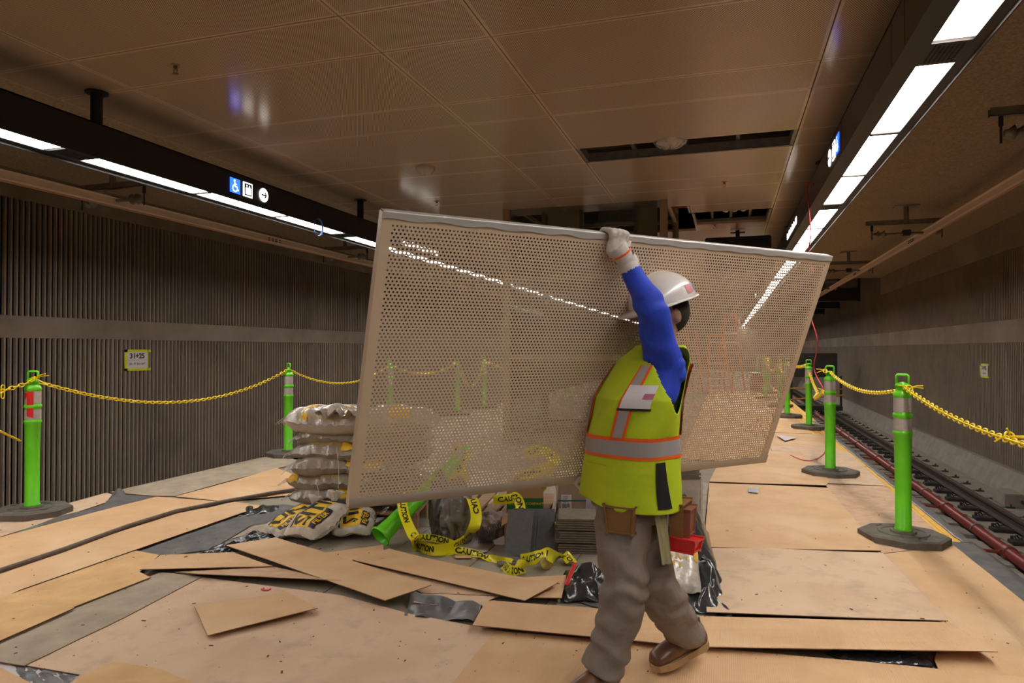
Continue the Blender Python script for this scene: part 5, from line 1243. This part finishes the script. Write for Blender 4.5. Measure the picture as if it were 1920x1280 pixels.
# work trolley with striped boards far down the right track
t = thing('work_trolley', 'dark work trolley with orange rails far down the right track', 'trolley', (3.0, 26.5, TB))
MB().box((-0.85, -0.4, 0.2), (0.85, 0.4, 0.35)).box((-0.7, -0.3, 1.35), (0.7, 0.3, 2.2)).tube([(-0.8, -0.35, 0.35), (-0.8, -0.35, 1.4)], 0.04, 6).tube([(0.8, -0.35, 0.35), (0.8, -0.35, 1.4)], 0.04, 6).build('trolley_frame', iron, t)
MB().tube([(-0.9, -0.45, 0.95), (0.9, -0.45, 0.95)], 0.03, 6).tube([(-0.9, -0.45, 0.55), (0.9, -0.45, 0.75)], 0.03, 6).build('guard_rail', mat('orange_rail', (0.5, 0.22, 0.03), 0.6), t)
bpy.data.objects.remove(bpy.data.objects['clear_wrapped_column'])
# ================================================================== CARRIED CEILING PANEL
TL = V((-1.0, 1.87, 1.77)); TR_ = V((0.46, 3.38, 1.765)); BR_ = V((0.18, 3.64, 0.79)); BL_ = V((-1.27, 2.13, 0.79))
cen = (TL+TR_+BR_+BL_)/4
ex = ((TR_-TL)+(BR_-BL_)).normalized(); ey = (TL-BL_)+(TR_-BR_); ey = (ey-ex*ey.dot(ex)).normalized(); en = ex.cross(ey)   # en points to the viewer
PW, PH = 2.10, 1.05
panel = thing('ceiling_panel_carried', 'large perforated metal ceiling panel carried across the platform by the worker', 'metal panel', cen)
px_ = 0.0137; py_ = px_*0.866; mg = 0.028
nc = int((PW-2*mg)/px_); nr = int((PH-2*mg)/py_)
x0 = -nc*px_/2; y0 = -nr*py_/2; r = 0.0037
vs = []; fs = []; base = 0
ring = [(r*math.cos(math.pi/4*k), r*math.sin(math.pi/4*k)) for k in range(8)]
out = [(1, 0), (1, 1), (0, 1), (-1, 1), (-1, 0), (-1, -1), (0, -1), (1, -1)]
for j in range(nr):
    sh_ = px_/2 if j % 2 else 0.0
    for i in range(nc-(1 if j % 2 else 0)):
        cx = x0+(i+0.5)*px_+sh_; cy_ = y0+(j+0.5)*py_
        for k in range(8): vs.append((cx+out[k][0]*px_/2, cy_+out[k][1]*py_/2))
        for k in range(8): vs.append((cx+ring[k][0], cy_+ring[k][1]))
        for k in range(8): fs.append((base+k, base+(k+1) % 8, base+8+(k+1) % 8, base+8+k))
        base += 16
    if j % 2:
        for xa in (x0, x0+(nc-0.5)*px_):
            a = cy_-py_/2; b = cy_+py_/2; vs += [(xa, a), (xa+px_/2, a), (xa+px_/2, b), (xa, b)]; fs.append((base, base+1, base+2, base+3)); base += 4
mb = MB()
mb.v = [tuple(ex*x+ey*y) for x, y in vs]; mb.f = fs; mb.m = [0]*len(fs)
hx, hy = PW/2, PH/2; ix, iy = -x0, -y0
for a, b, c, d in ((-hx, hx, iy, hy), (-hx, hx, -hy, -iy), (-hx, -ix, -iy, iy), (ix, hx, -iy, iy)):
    mb.add([ex*a+ey*c, ex*b+ey*c, ex*b+ey*d, ex*a+ey*d], [(0, 1, 2, 3)])
mb.build('perforated_face', alupaint, panel)
for c, hxv, hyv in ((ey*hy, ex*hx, ey*0.0008), (-ey*hy, ex*hx, ey*0.0008), (ex*hx, ex*0.0008, ey*hy), (-ex*hx, ex*0.0008, ey*hy)):
    MB().obox(c-en*0.019, hxv, hyv, en*0.018).build('folded_edge', alupaint, panel)
# bright protective film folded over the top edge
fm = MB(); n = 120; vv = []
for i in range(n+1):
    s = -hx+PW*i/n; wv = 0.003*math.sin(i*0.7)+0.004*nz((i*0.2, 1), 1, 3)
    for (o1, o2) in ((-0.034, 0.006), (0.0035, 0.006+wv*0.3), (0.0035, 0.0), (0.005+wv*0.4, -0.017+wv)): vv.append(ex*s+ey*(hy+o2)+en*o1)
fm.add(vv, [(i*4+j, (i+1)*4+j, (i+1)*4+j+1, i*4+j+1) for i in range(n) for j in range(3)])
fm.build('protective_film', mat('silver_film', (0.55, 0.5, 0.47), 0.3, 0.2), panel, smooth=True, label='silvery protective film folded over the top edge')
fm = MB(); vv = []
for i in range(n+1):
    s = -hx+PW*i/n; wv = 0.004*nz((i*0.3, 1), 1, 6)
    for (o1, o2) in ((0.004, 0.040+wv), (0.004, 0.0), (-0.03, -0.003)): vv.append(ex*s+ey*(-hy+o2)+en*o1)
fm.add(vv, [(i*3+j, i*3+j+1, (i+1)*3+j+1, (i+1)*3+j) for i in range(n) for j in range(2)])
fm.build('bottom_film', mat('dull_film', (0.55, 0.49, 0.43), 0.35), panel, smooth=True)
# ================================================================== THE WORKER
person = thing('person', 'construction worker in white helmet, lime vest and blue shirt walking left with a raised arm', 'person', (-0.42, 2.78, 0.0))
def ring_loft(mb, rings, n=20, mi=0):
    """rings: (centre, axis_a vector, axis_b vector)"""
    vs = []
    for c, a, b in rings:
        for j in range(n): th = 2*math.pi*j/n; vs.append(c+a*math.cos(th)+b*math.sin(th))
    k = len(rings); fs = [(i*n+j, i*n+(j+1) % n, (i+1)*n+(j+1) % n, (i+1)*n+j) for i in range(k-1) for j in range(n)]
    fs += [tuple(reversed(range(n))), tuple(range((k-1)*n, k*n))]
    mb.add(vs, fs, mi); return mb
def catm(P, k=5):
    return smooth_path(P, k)
def limb(mb, pts, radii, n=18, squash=1.0):
    Q = smooth_path(pts, 5); m = len(Q); R = []
    for i in range(m):
        f = i/(m-1)*(len(radii)-1); a = min(int(f), len(radii)-2); R.append(radii[a]*(1-(f-a))+radii[a+1]*(f-a))
    mb.tube(Q, R, n); return mb
def ball(mb, c, rx, ry, rz, R=None, nu=20, nv=14):
    M = Matrix.Translation(c)@(R.to_4x4() if R else Matrix.Identity(4))
    prof = []
    vs = []; 
    for i in range(nv+1):
        a = -math.pi/2+math.pi*i/nv
        for j in range(nu): th = 2*math.pi*j/nu; vs.append(M@V((rx*math.cos(a)*math.cos(th), ry*math.cos(a)*math.sin(th), rz*math.sin(a))))
    mb.add(vs, [(i*nu+j, i*nu+(j+1) % nu, (i+1)*nu+(j+1) % nu, (i+1)*nu+j) for i in range(nv) for j in range(nu)]); return mb
# facing direction: walking to the left and a little towards the camera
face = (-RT*0.92-fwd0*0.38).normalized(); lat = V((-face.y, face.x, 0))*-1   # lat points to the worker's right, away from the camera
lat = Z.cross(face)*-1
J = dict(pel=D(2.74, 1183, 935), waist=D(2.70, 1182, 872), belly=D(2.67, 1180, 815), chest=D(2.63, 1196, 745), sh=D(2.62, 1228, 682), neck=D(2.63, 1238, 650),
         hipL=D(2.68, 1170, 950), hipR=D(2.80, 1196, 955), knL=D(2.61, 1172, 1095), anL=D(2.62, 1128, 1262), knR=D(2.72, 1226, 1088), anR=D(2.88, 1288, 1200),
         shL=D(2.55, 1245, 690), elL=D(2.42, 1222, 580), wrL=D(2.51, 1176, 492), shR=D(2.76, 1195, 690), elR=D(2.88, 1130, 790), wrR=D(2.86, 1105, 888), head=D(2.66, 1246, 590))
bd = MB()
def tring(p, w_, d_, tilt=0.0): return (p, face*d_, lat*w_)
tors = [tring(J['pel']-Z*0.07, 0.15, 0.115), tring(J['pel'], 0.172, 0.125), tring(J['waist'], 0.165, 0.12), tring(J['belly'], 0.165, 0.12), tring(J['chest'], 0.18, 0.118), tring(J['sh']+Z*0.01, 0.155, 0.09), tring(J['neck'], 0.065, 0.062)]
ring_loft(bd, tors, 26)
limb(bd, [J['neck']-Z*0.03, J['neck'].lerp(J['head'], 0.5), J['head']], [0.06, 0.054, 0.052])
hr = J['head']; hd = (face*0.96-Z*0.28).normalized(); hu = (Z-hd*Z.dot(hd)).normalized(); hs = hd.cross(hu)
HR = Matrix((( hd.x, hs.x, hu.x), (hd.y, hs.y, hu.y), (hd.z, hs.z, hu.z)))
ball(bd, hr+hu*0.02, 0.095, 0.074, 0.105, HR); ball(bd, hr+hd*0.035-hu*0.055, 0.055, 0.05, 0.05, HR)
ball(bd, hr+hd*0.098-hu*0.012, 0.016, 0.014, 0.022, HR); ball(bd, hr+hd*0.082-hu*0.062, 0.014, 0.026, 0.010, HR)
for s in (1, -1): ball(bd, hr+hs*0.074*s-hd*0.005-hu*0.008, 0.018, 0.01, 0.03, HR, 12, 8)
limb(bd, [J['hipL']+Z*0.03, J['hipL'].lerp(J['knL'], 0.5)+face*0.01, J['knL'], J['knL'].lerp(J['anL'], 0.5)-face*0.012, J['anL']+Z*0.01], [0.112, 0.108, 0.088, 0.088, 0.082, 0.080])
limb(bd, [J['hipR']+Z*0.03, J['hipR'].lerp(J['knR'], 0.5)+face*0.01, J['knR'], J['knR'].lerp(J['anR'], 0.5), J['anR']+Z*0.02], [0.112, 0.106, 0.088, 0.088, 0.082, 0.080])
limb(bd, [J['shL']-Z*0.04, J['shL'], J['shL'].lerp(J['elL'], 0.5), J['elL'], J['elL'].lerp(J['wrL'], 0.5), J['wrL']], [0.075, 0.078, 0.068, 0.060, 0.055, 0.042, 0.034])
limb(bd, [J['shR']-Z*0.02, J['shR'].lerp(J['elR'], 0.5), J['elR'], J['elR'].lerp(J['wrR'], 0.5), J['wrR']], [0.078, 0.066, 0.056, 0.050, 0.036])
# the point of the panel edge the raised hand grips
def edge_at(s, v): return cen+ex*s+ey*v
sL = None; best = 1e9
for i in range(200):
    s = -1+2*i/199; p = edge_at(s, PH/2); rr = p-EYE; dpt = rr.dot(FW); x = 960+1280*rr.dot(RT)/dpt
    if abs(x-1152) < best: best = abs(x-1152); sL = s
gripL = edge_at(sL, PH/2)
best = 1e9
for i in range(200):
    s = -1+2*i/199; p = edge_at(s, -PH/2); rr = p-EYE; dpt = rr.dot(FW); x = 960+1280*rr.dot(RT)/dpt
    if abs(x-1098) < best: best = abs(x-1098); sR = s
gripR = edge_at(sR, -PH/2)
def hand(mb, wrist, grip, up, side, sgn):
    """palm near the panel face, fingers curled over the edge, thumb on the near face"""
    palm = grip+en*0.030-up*0.035
    limb(mb, [wrist, wrist.lerp(palm, 0.6), palm], [0.034, 0.036, 0.036], 14)
    R3 = Matrix(((side.x, en.x, up.x), (side.y, en.y, up.y), (side.z, en.z, up.z)))
    ball(mb, palm, 0.046, 0.018, 0.048, R3, 16, 10)
    for k, (o, ln) in enumerate(((-0.033, 0.9), (-0.011, 1.0), (0.011, 0.96), (0.032, 0.78))):
        b0 = palm+side*o+up*0.030
        limb(mb, [b0, b0+up*0.026*ln+en*0.004, grip+side*o*1.05+up*0.016+en*0.008, grip+side*o*1.05+up*0.014-en*0.028*ln, grip+side*o*1.05-up*0.016*ln-en*0.046*ln], [0.0115, 0.011, 0.0105, 0.010, 0.0085], 10)
    t0 = palm+side*0.034*sgn-up*0.012
    limb(mb, [t0, t0+side*0.020*sgn+up*0.012-en*0.006, t0+side*0.028*sgn+up*0.038-en*0.013], [0.014, 0.012, 0.010], 10)
hl = MB(); hand(bd, J['wrL'], gripL, ey, ex, 1)
hand(bd, J['wrR'], gripR, -ey, ex, -1)
me = bpy.data.meshes.new('body'); me.from_pydata(bd.v, [], bd.f); me.update()
tmp = bpy.data.objects.new('tmp', me); C.objects.link(tmp)
md = tmp.modifiers.new('r', 'REMESH'); md.mode = 'VOXEL'; md.voxel_size = 0.0062; md.use_smooth_shade = True
sm = tmp.modifiers.new('s', 'SMOOTH'); sm.factor = 0.5; sm.iterations = 3
bpy.context.view_layer.update()
me2 = bpy.data.meshes.new_from_object(tmp.evaluated_get(bpy.context.evaluated_depsgraph_get()))
bpy.data.objects.remove(tmp)
# cloth folds on trousers and sleeves, materials by region
me2.materials.clear()
for q in (trousers, blueshirt, skin, glovem): me2.materials.append(q)
handc = [gripL+en*0.03-ey*0.02, gripR+en*0.03+ey*0.02]
def region(p):
    if (p-handc[0]).length < 0.115 or (p-gripL).length < 0.10 or (p-J['wrL']).length < 0.045: return 3
    if (p-handc[1]).length < 0.115 or (p-gripR).length < 0.10: return 3
    if p.z < J['pel'].z+0.02: return 0
    q = p-J['head']
    if q.length < 0.14 and p.z > J['neck'].z+0.0 and (p-J['elL']).length > 0.12: 
        a = J['shL']; b = J['elL']; t_ = max(0, min(1, (p-a).dot(b-a)/(b-a).length_squared)); 
        if (p-(a+(b-a)*t_)).length > 0.085: return 2
    return 1
co = [v.co.copy() for v in me2.vertices]; nr_ = [v.normal.copy() for v in me2.vertices]
for i, v in enumerate(me2.vertices):
    p = co[i]; k = region(p)
    if k == 0:
        w_ = (math.sin(p.z*55+nz(p, 7, 2)*5+p.x*9)*0.0045+nz(p, 16, 3)*0.006)*(1.3 if p.z < 0.25 or 0.35 < p.z < 0.6 else 0.8)
        v.co = p+nr_[i]*w_
    elif k == 1: v.co = p+nr_[i]*(math.sin(p.z*48+nz(p, 8, 6)*6)*0.003+nz(p, 18, 5)*0.004)
for pl in me2.polygons: pl.material_index = region(pl.center); pl.use_smooth = True
tr = Matrix.Translation(-person.location); me2.transform(tr)
link('body', me2, person)
# --- face details
eye = MB()
for s in (1, -1): ball(eye, hr+hd*0.083+hs*0.030*s+hu*0.016, 0.010, 0.011, 0.009, HR, 10, 8)
eye.build('eyes', mat('eye_white', (0.7, 0.65, 0.6), 0.3), person, smooth=True, world=True)
iris = MB()
for s in (1, -1): ball(iris, hr+hd*0.0905+hs*0.030*s+hu*0.015, 0.004, 0.005, 0.005, HR, 8, 6)
iris.build('pupils', blackink, person, smooth=True, world=True)
mt = MB(); mt.tube([hr+hd*0.088+hs*s*0.024-hu*(0.062-0.003*abs(s)) for s in (-1, -0.5, 0, 0.5, 1)], 0.003, 6); mt.build('mouth', mat('lips', (0.25, 0.08, 0.06), 0.5), person, smooth=True, world=True)
hb = MB(); n = 20; 
for s in (1, -1): hb.tube([hr+hd*0.092+hs*s*(0.016+0.008*k)+hu*(0.036+0.002*math.sin(k)) for k in range(4)], 0.003, 5)
hb.build('eyebrows', hairm, person, world=True)
h_ = MB(); ball(h_, hr-hd*0.022+hu*0.012, 0.084, 0.080, 0.092, HR); h_.v = [p for p in h_.v]; h_.build('hair', hairm, person, smooth=True, world=True)
# --- helmet
HM = Matrix.Translation(hr+hu*0.050-hd*0.004)@HR.to_4x4()
hm = MB(); vs = []; nu_, nv_ = 36, 12
for i in range(nv_+1):
    a = (math.pi/2)*i/nv_
    for j in range(nu_):
        th = 2*math.pi*j/nu_; rid = 1+0.035*math.exp(-((math.sin(th))/0.18)**2)*math.sin(a)
        vs.append(HM@V((0.138*math.cos(a)*math.cos(th), 0.118*math.cos(a)*math.sin(th), 0.118*math.sin(a)*rid)))
hm.add(vs, [(i*nu_+j, i*nu_+(j+1) % nu_, (i+1)*nu_+(j+1) % nu_, (i+1)*nu_+j) for i in range(nv_) for j in range(nu_)])
hel = hm.build('helmet', helmetm, person, smooth=True, world=True)
bm_ = MB(); vs = []
for j in range(nu_+1):
    th = 2*math.pi*j/nu_; fr = max(0, math.cos(th))**1.5; ext = 0.012+0.042*fr
    for q, (o, dz) in enumerate(((0.0, 0.004), (ext, -0.004-0.010*fr), (ext, -0.008-0.010*fr), (0.0, -0.004))): vs.append(HM@V(((0.137+o)*math.cos(th), (0.117+o)*math.sin(th), dz)))
bm_.add(vs, [(j*4+q, (j+1)*4+q, (j+1)*4+(q+1) % 4, j*4+(q+1) % 4) for j in range(nu_) for q in range(4)]); bm_.build('helmet_brim', helmetm, hel, smooth=True, world=True)
def hpatch(th0, th1, a0, a1, m, nm):
    b = MB(); vs = [HM@V((0.1395*math.cos(a)*math.cos(t), 0.1195*math.cos(a)*math.sin(t), 0.1195*math.sin(a))) for a in [a0+(a1-a0)*i/4 for i in range(5)] for t in [th0+(th1-th0)*j/5 for j in range(6)]]
    b.add(vs, [(i*6+j, i*6+j+1, (i+1)*6+j+1, (i+1)*6+j) for i in range(4) for j in range(5)]); b.build(nm, m, hel, smooth=True, world=True)
for s in (1, -1):
    hpatch(s*1.9, s*2.25, 0.12, 0.42, mat('sticker_pink%d' % s, (0.65, 0.22, 0.25), 0.5), 'sticker'); hpatch(s*2.4, s*2.75, 0.12, 0.4, mat('sticker_blue%d' % s, (0.12, 0.25, 0.55), 0.5), 'sticker')
# --- vest: shell around the torso, open at the raised arm and with a side slit
def torso_at(z):
    ks = [J['pel']-Z*0.07, J['pel'], J['waist'], J['belly'], J['chest'], J['sh']+Z*0.01, J['neck']]; ww = [0.15, 0.172, 0.165, 0.165, 0.18, 0.155, 0.065]; dd = [0.115, 0.125, 0.12, 0.12, 0.118, 0.09, 0.062]
    for i in range(len(ks)-1):
        if z <= ks[i+1].z or i == len(ks)-2:
            f = (z-ks[i].z)/(ks[i+1].z-ks[i].z); f = max(0, min(1, f)); return ks[i].lerp(ks[i+1], f), ww[i]*(1-f)+ww[i+1]*f, dd[i]*(1-f)+dd[i+1]*f
def vest_pt(z, th, off=0.0):
    c, w_, d_ = torso_at(z); zt = J['waist'].z; fl = max(0, (J['chest'].z-z))*0.085
    o = 0.026+fl+off; rip = 0.008*math.sin(th*5+z*14)+0.006*nz((math.cos(th)*2, math.sin(th)*2, z*7), 1, 4)
    p = c+face*(d_+o+rip)*math.cos(th)+lat*(w_+o+rip)*math.sin(th); p.z = z+0.012*math.sin(th*2+1)*(1 if z < J['waist'].z+0.02 else 0); return p
zb_ = J['pel'].z-0.0; zt_ = J['neck'].z+0.005
nth, nzv = 200, 150
vm = MB(); vs = []; idx = {}
for i in range(nzv+1):
    z = zb_+(zt_-zb_)*i/nzv
    for j in range(nth): vs.append(vest_pt(z, 2*math.pi*j/nth))
fs = []
def arm_hole(c):
    for a, e in ((J['shL'], J['elL']),):
        z = c.z; q = (c-a); f_ = q.dot(face); l_ = q.dot(-lat)
        if l_ > 0.02:
            k = (J['sh'].z+0.02-z)/0.20
            if -0.3 < k < 1 and abs(f_+0.01) < 0.105*(1-max(0, k))**0.5: return True
    q = c-J['shR']
    if q.dot(lat) > 0.02 and abs(q.dot(face)) < 0.08 and -0.17 < q.z: return True
    return False
for i in range(nzv):
    for j in range(nth):
        f = (i*nth+j, i*nth+(j+1) % nth, (i+1)*nth+(j+1) % nth, (i+1)*nth+j); c = (vs[f[0]]+vs[f[2]])/2
        if arm_hole(c): continue
        th = 2*math.pi*(j+0.5)/nth
        fs.append(f)
vm.add(vs, fs); vest = vm.build('vest', limevest, person, smooth=True, world=True)
s_ = vest.modifiers.new('thickness', 'SOLIDIFY'); s_.thickness = 0.003
def vband(z0, z1, th0, th1, m, nm, off=0.006, n=90, skew=0.0):
    b = MB(); vs = []
    for j in range(n+1):
        th = th0+(th1-th0)*j/n
        for q in range(4):
            z = z0+(z1-z0)*q/3; vs.append(vest_pt(z, th, off))
    b.add(vs, [(j*4+q, (j+1)*4+q, (j+1)*4+q+1, j*4+q+1) for j in range(n) for q in range(3)]); b.build(nm, m, vest, smooth=True, world=True)
zs = EYE.z+(655-848)*2.68/1280
vband(zs, zs+0.012, 0, 2*math.pi, orangetrim, 'orange_edging'); vband(zs+0.012, zs+0.068, 0, 2*math.pi, silvertape, 'reflective_stripe', 0.0065); vband(zs+0.068, zs+0.082, 0, 2*math.pi, orangetrim, 'orange_edging')
def vstrap(th, m, nm, wd, off):
    b = MB(); vs = []; n = 30
    for i in range(n+1):
        z = zs+0.08+(J['sh'].z+0.0-zs-0.08)*i/n
        for q in range(3): vs.append(vest_pt(z, th+(q/2-0.5)*wd, off))
    b.add(vs, [(i*3+q, i*3+q+1, (i+1)*3+q+1, (i+1)*3+q) for i in range(n) for q in range(2)]); b.build(nm, m, vest, smooth=True, world=True)
for th in (0.62, -0.62, math.pi-0.55, math.pi+0.55):
    vstrap(th, orangetrim, 'orange_edging', 0.30, 0.009); vstrap(th, silvertape, 'reflective_stripe', 0.19, 0.012)
vband(zb_+0.02, zs-0.01, -1.70, -1.42, blackcloth, 'side_slit', 0.007, 10)
# badge pocket
def bpatch(z0, z1, a0, a1, m, nm, off):
    b = MB(); vs = [vest_pt(z0+(z1-z0)*i/5, a0+(a1-a0)*j/6, off) for i in range(6) for j in range(7)]
    b.add(vs, [(i*7+j, i*7+j+1, (i+1)*7+j+1, (i+1)*7+j) for i in range(5) for j in range(6)]); return b.build(nm, m, vest, smooth=True, world=True)
zb2 = EYE.z+(655-762)*2.55/1280
bpatch(zb2, zb2+0.085, -1.12, -0.52, mat('badge_card', (0.75, 0.68, 0.72), 0.4), 'badge_card', 0.014)
bpatch(zb2+0.035, zb2+0.055, -1.12, -0.9, mat('badge_mark', (0.45, 0.12, 0.22), 0.5), 'badge_mark', 0.0155)
bpatch(zb2-0.008, zb2+0.0, -1.15, -0.48, blackcloth, 'pocket_edge', 0.015)
# --- tool belt, pouch, tape measure, rag
tb = MB(); vs = []
bz = J['pel'].z+0.005
for j in range(61):
    th = 2*math.pi*j/60
    c, w_, d_ = torso_at(bz)
    for (o, dz) in ((0.012, -0.03), (0.022, -0.03), (0.022, 0.022), (0.012, 0.022)): vs.append(c*1+face*(d_+o)*math.cos(th)+lat*(w_+o)*math.sin(th)+Z*dz)
tb.add(vs, [(j*4+q, (j+1)*4+q, (j+1)*4+(q+1) % 4, j*4+(q+1) % 4) for j in range(60) for q in range(4)]); belt = tb.build('tool_belt', beltm, person, smooth=True, world=True)
def hip(th, o, dz):
    c, w_, d_ = torso_at(bz); return c+face*(d_+o)*math.cos(th)+lat*(w_+o)*math.sin(th)+Z*dz
def pouch(th, m, nm, hw, hh, th_, dz):
    c = hip(th, 0.03+th_, dz); nrm = (hip(th, 0.2, dz)-hip(th, 0, dz)).normalized(); sd = Z.cross(nrm)
    b = MB(); bm = bmesh.new(); bmesh.ops.create_cube(bm, size=2)
    for v in bm.verts:
        k = 1.0 if v.co.z > 0 else 0.8; v.co = c+sd*v.co.x*hw*k+nrm*v.co.y*th_*k+Z*v.co.z*hh
    bmesh.ops.bevel(bm, geom=bm.edges[:], offset=0.006, segments=2, affect='EDGES', clamp_overlap=True); bm.verts.index_update()
    b.add([v.co.copy() for v in bm.verts], [[v.index for v in f.verts] for f in bm.faces]); bm.free(); return b.build(nm, m, belt, world=True)
pouch(-2.25, beltm, 'nail_pouch', 0.07, 0.085, 0.022, -0.075); pouch(-2.25, mat('rust_leather', (0.26, 0.09, 0.045), 0.6), 'pouch_pocket', 0.05, 0.05, 0.034, -0.06)
pouch(-2.05, redbright, 'tape_measure', 0.036, 0.022, 0.052, -0.135); pouch(-0.7, beltm, 'front_pouch', 0.06, 0.05, 0.02, -0.04)
rg = MB(); vs = []
for i in range(13):
    for j in range(7):
        p = hip(-1.52+0.27*(j/6-0.5), 0.034+0.006*math.sin(j*2+i*0.3), -0.005-0.2*i/12); vs.append(p+RT*0.03*i/12)
rg.add(vs, [(i*7+j, i*7+j+1, (i+1)*7+j+1, (i+1)*7+j) for i in range(12) for j in range(6)]); rg.build('hanging_rag', mat('khaki_rag', (0.36, 0.31, 0.16), 0.85), belt, smooth=True, world=True)
# glove cuff with orange line
b = MB(); wv = J['wrL']; dw = (gripL+en*0.03-ey*0.03-wv).normalized()
b.tube([wv-dw*0.015, wv+dw*0.02], 0.0415, 18, cap=False); b.build('glove_cuff', glovem, person, smooth=True, world=True)
b = MB(); b.tube([wv+dw*0.036, wv+dw*0.044], 0.0375, 18, cap=False); b.build('glove_trim', orangetrim, person, smooth=True, world=True)
# --- boots
def boot(ank, toe_dir, pitch_, lab):
    f = toe_dir.normalized(); u = Z.copy(); 
    R = Matrix.Rotation(pitch_, 3, f.cross(Z)); f = R@f; u = R@u; s = f.cross(u)
    b = MB(); rings = []
    for (x, z, w_, h_) in ((-0.085, 0.035, 0.018, 0.028), (-0.075, 0.042, 0.034, 0.042), (-0.03, 0.048, 0.040, 0.052), (0.03, 0.048, 0.042, 0.050), (0.09, 0.040, 0.047, 0.040), (0.14, 0.034, 0.049, 0.035), (0.18, 0.030, 0.042, 0.029), (0.20, 0.024, 0.022, 0.018)):
        rings.append((ank+f*x+u*(z-0.10), s*w_, u*h_))
    ring_loft(b, rings, 20)
    ring_loft(b, [(ank+u*(-0.075)-f*0.02, f*0.055, s*0.042), (ank+u*0.0-f*0.015, f*0.050, s*0.043), (ank+u*0.03-f*0.015, f*0.048, s*0.044)], 20)
    bt = b.build('boot', bootm, person, smooth=True, world=True)
    sl = MB(); out_ = [(-0.09, 0.02), (-0.095, 0.0), (-0.09, -0.02), (-0.06, -0.038), (0.0, -0.038), (0.05, -0.041), (0.10, -0.050), (0.15, -0.049), (0.19, -0.034), (0.207, 0.0), (0.19, 0.034), (0.15, 0.049), (0.10, 0.050), (0.05, 0.041), (0.0, 0.038), (-0.06, 0.038)]
    n = len(out_); vs = [ank+f*x+s*y+u*-0.115 for x, y in out_]+[ank+f*x*1.01+s*y*1.03+u*-0.088 for x, y in out_]
    sl.add(vs, [tuple(range(n)), tuple(reversed(range(n, 2*n)))]+[(i, n+i, n+(i+1) % n, (i+1) % n) for i in range(n)]); sl.build('sole', solem, bt, world=True)
    lc = MB()
    for k in range(4): p = ank+f*(0.055-0.012*k)+u*(-0.035+0.016*k); lc.tube([p-s*0.022, p+u*0.006, p+s*0.022], 0.0028, 5)
    lc.build('laces', solem, bt, world=True)
aL = J['anL'].copy(); aL.z = 0.145
boot(aL, (-RT*0.75-fwd0*0.66), 0.0, 'front')
# rear foot: toe down on the floor, heel lifted
aR = J['anR'].copy()
td = (-RT*0.85-fwd0*0.45).normalized(); ptc = 0.16
# lower so that the toe end touches the cardboard
tip = aR.z-0.115*math.cos(ptc)-0.2*math.sin(ptc); aR.z += (0.035-tip)
boot(aR, td, -ptc, 'rear')
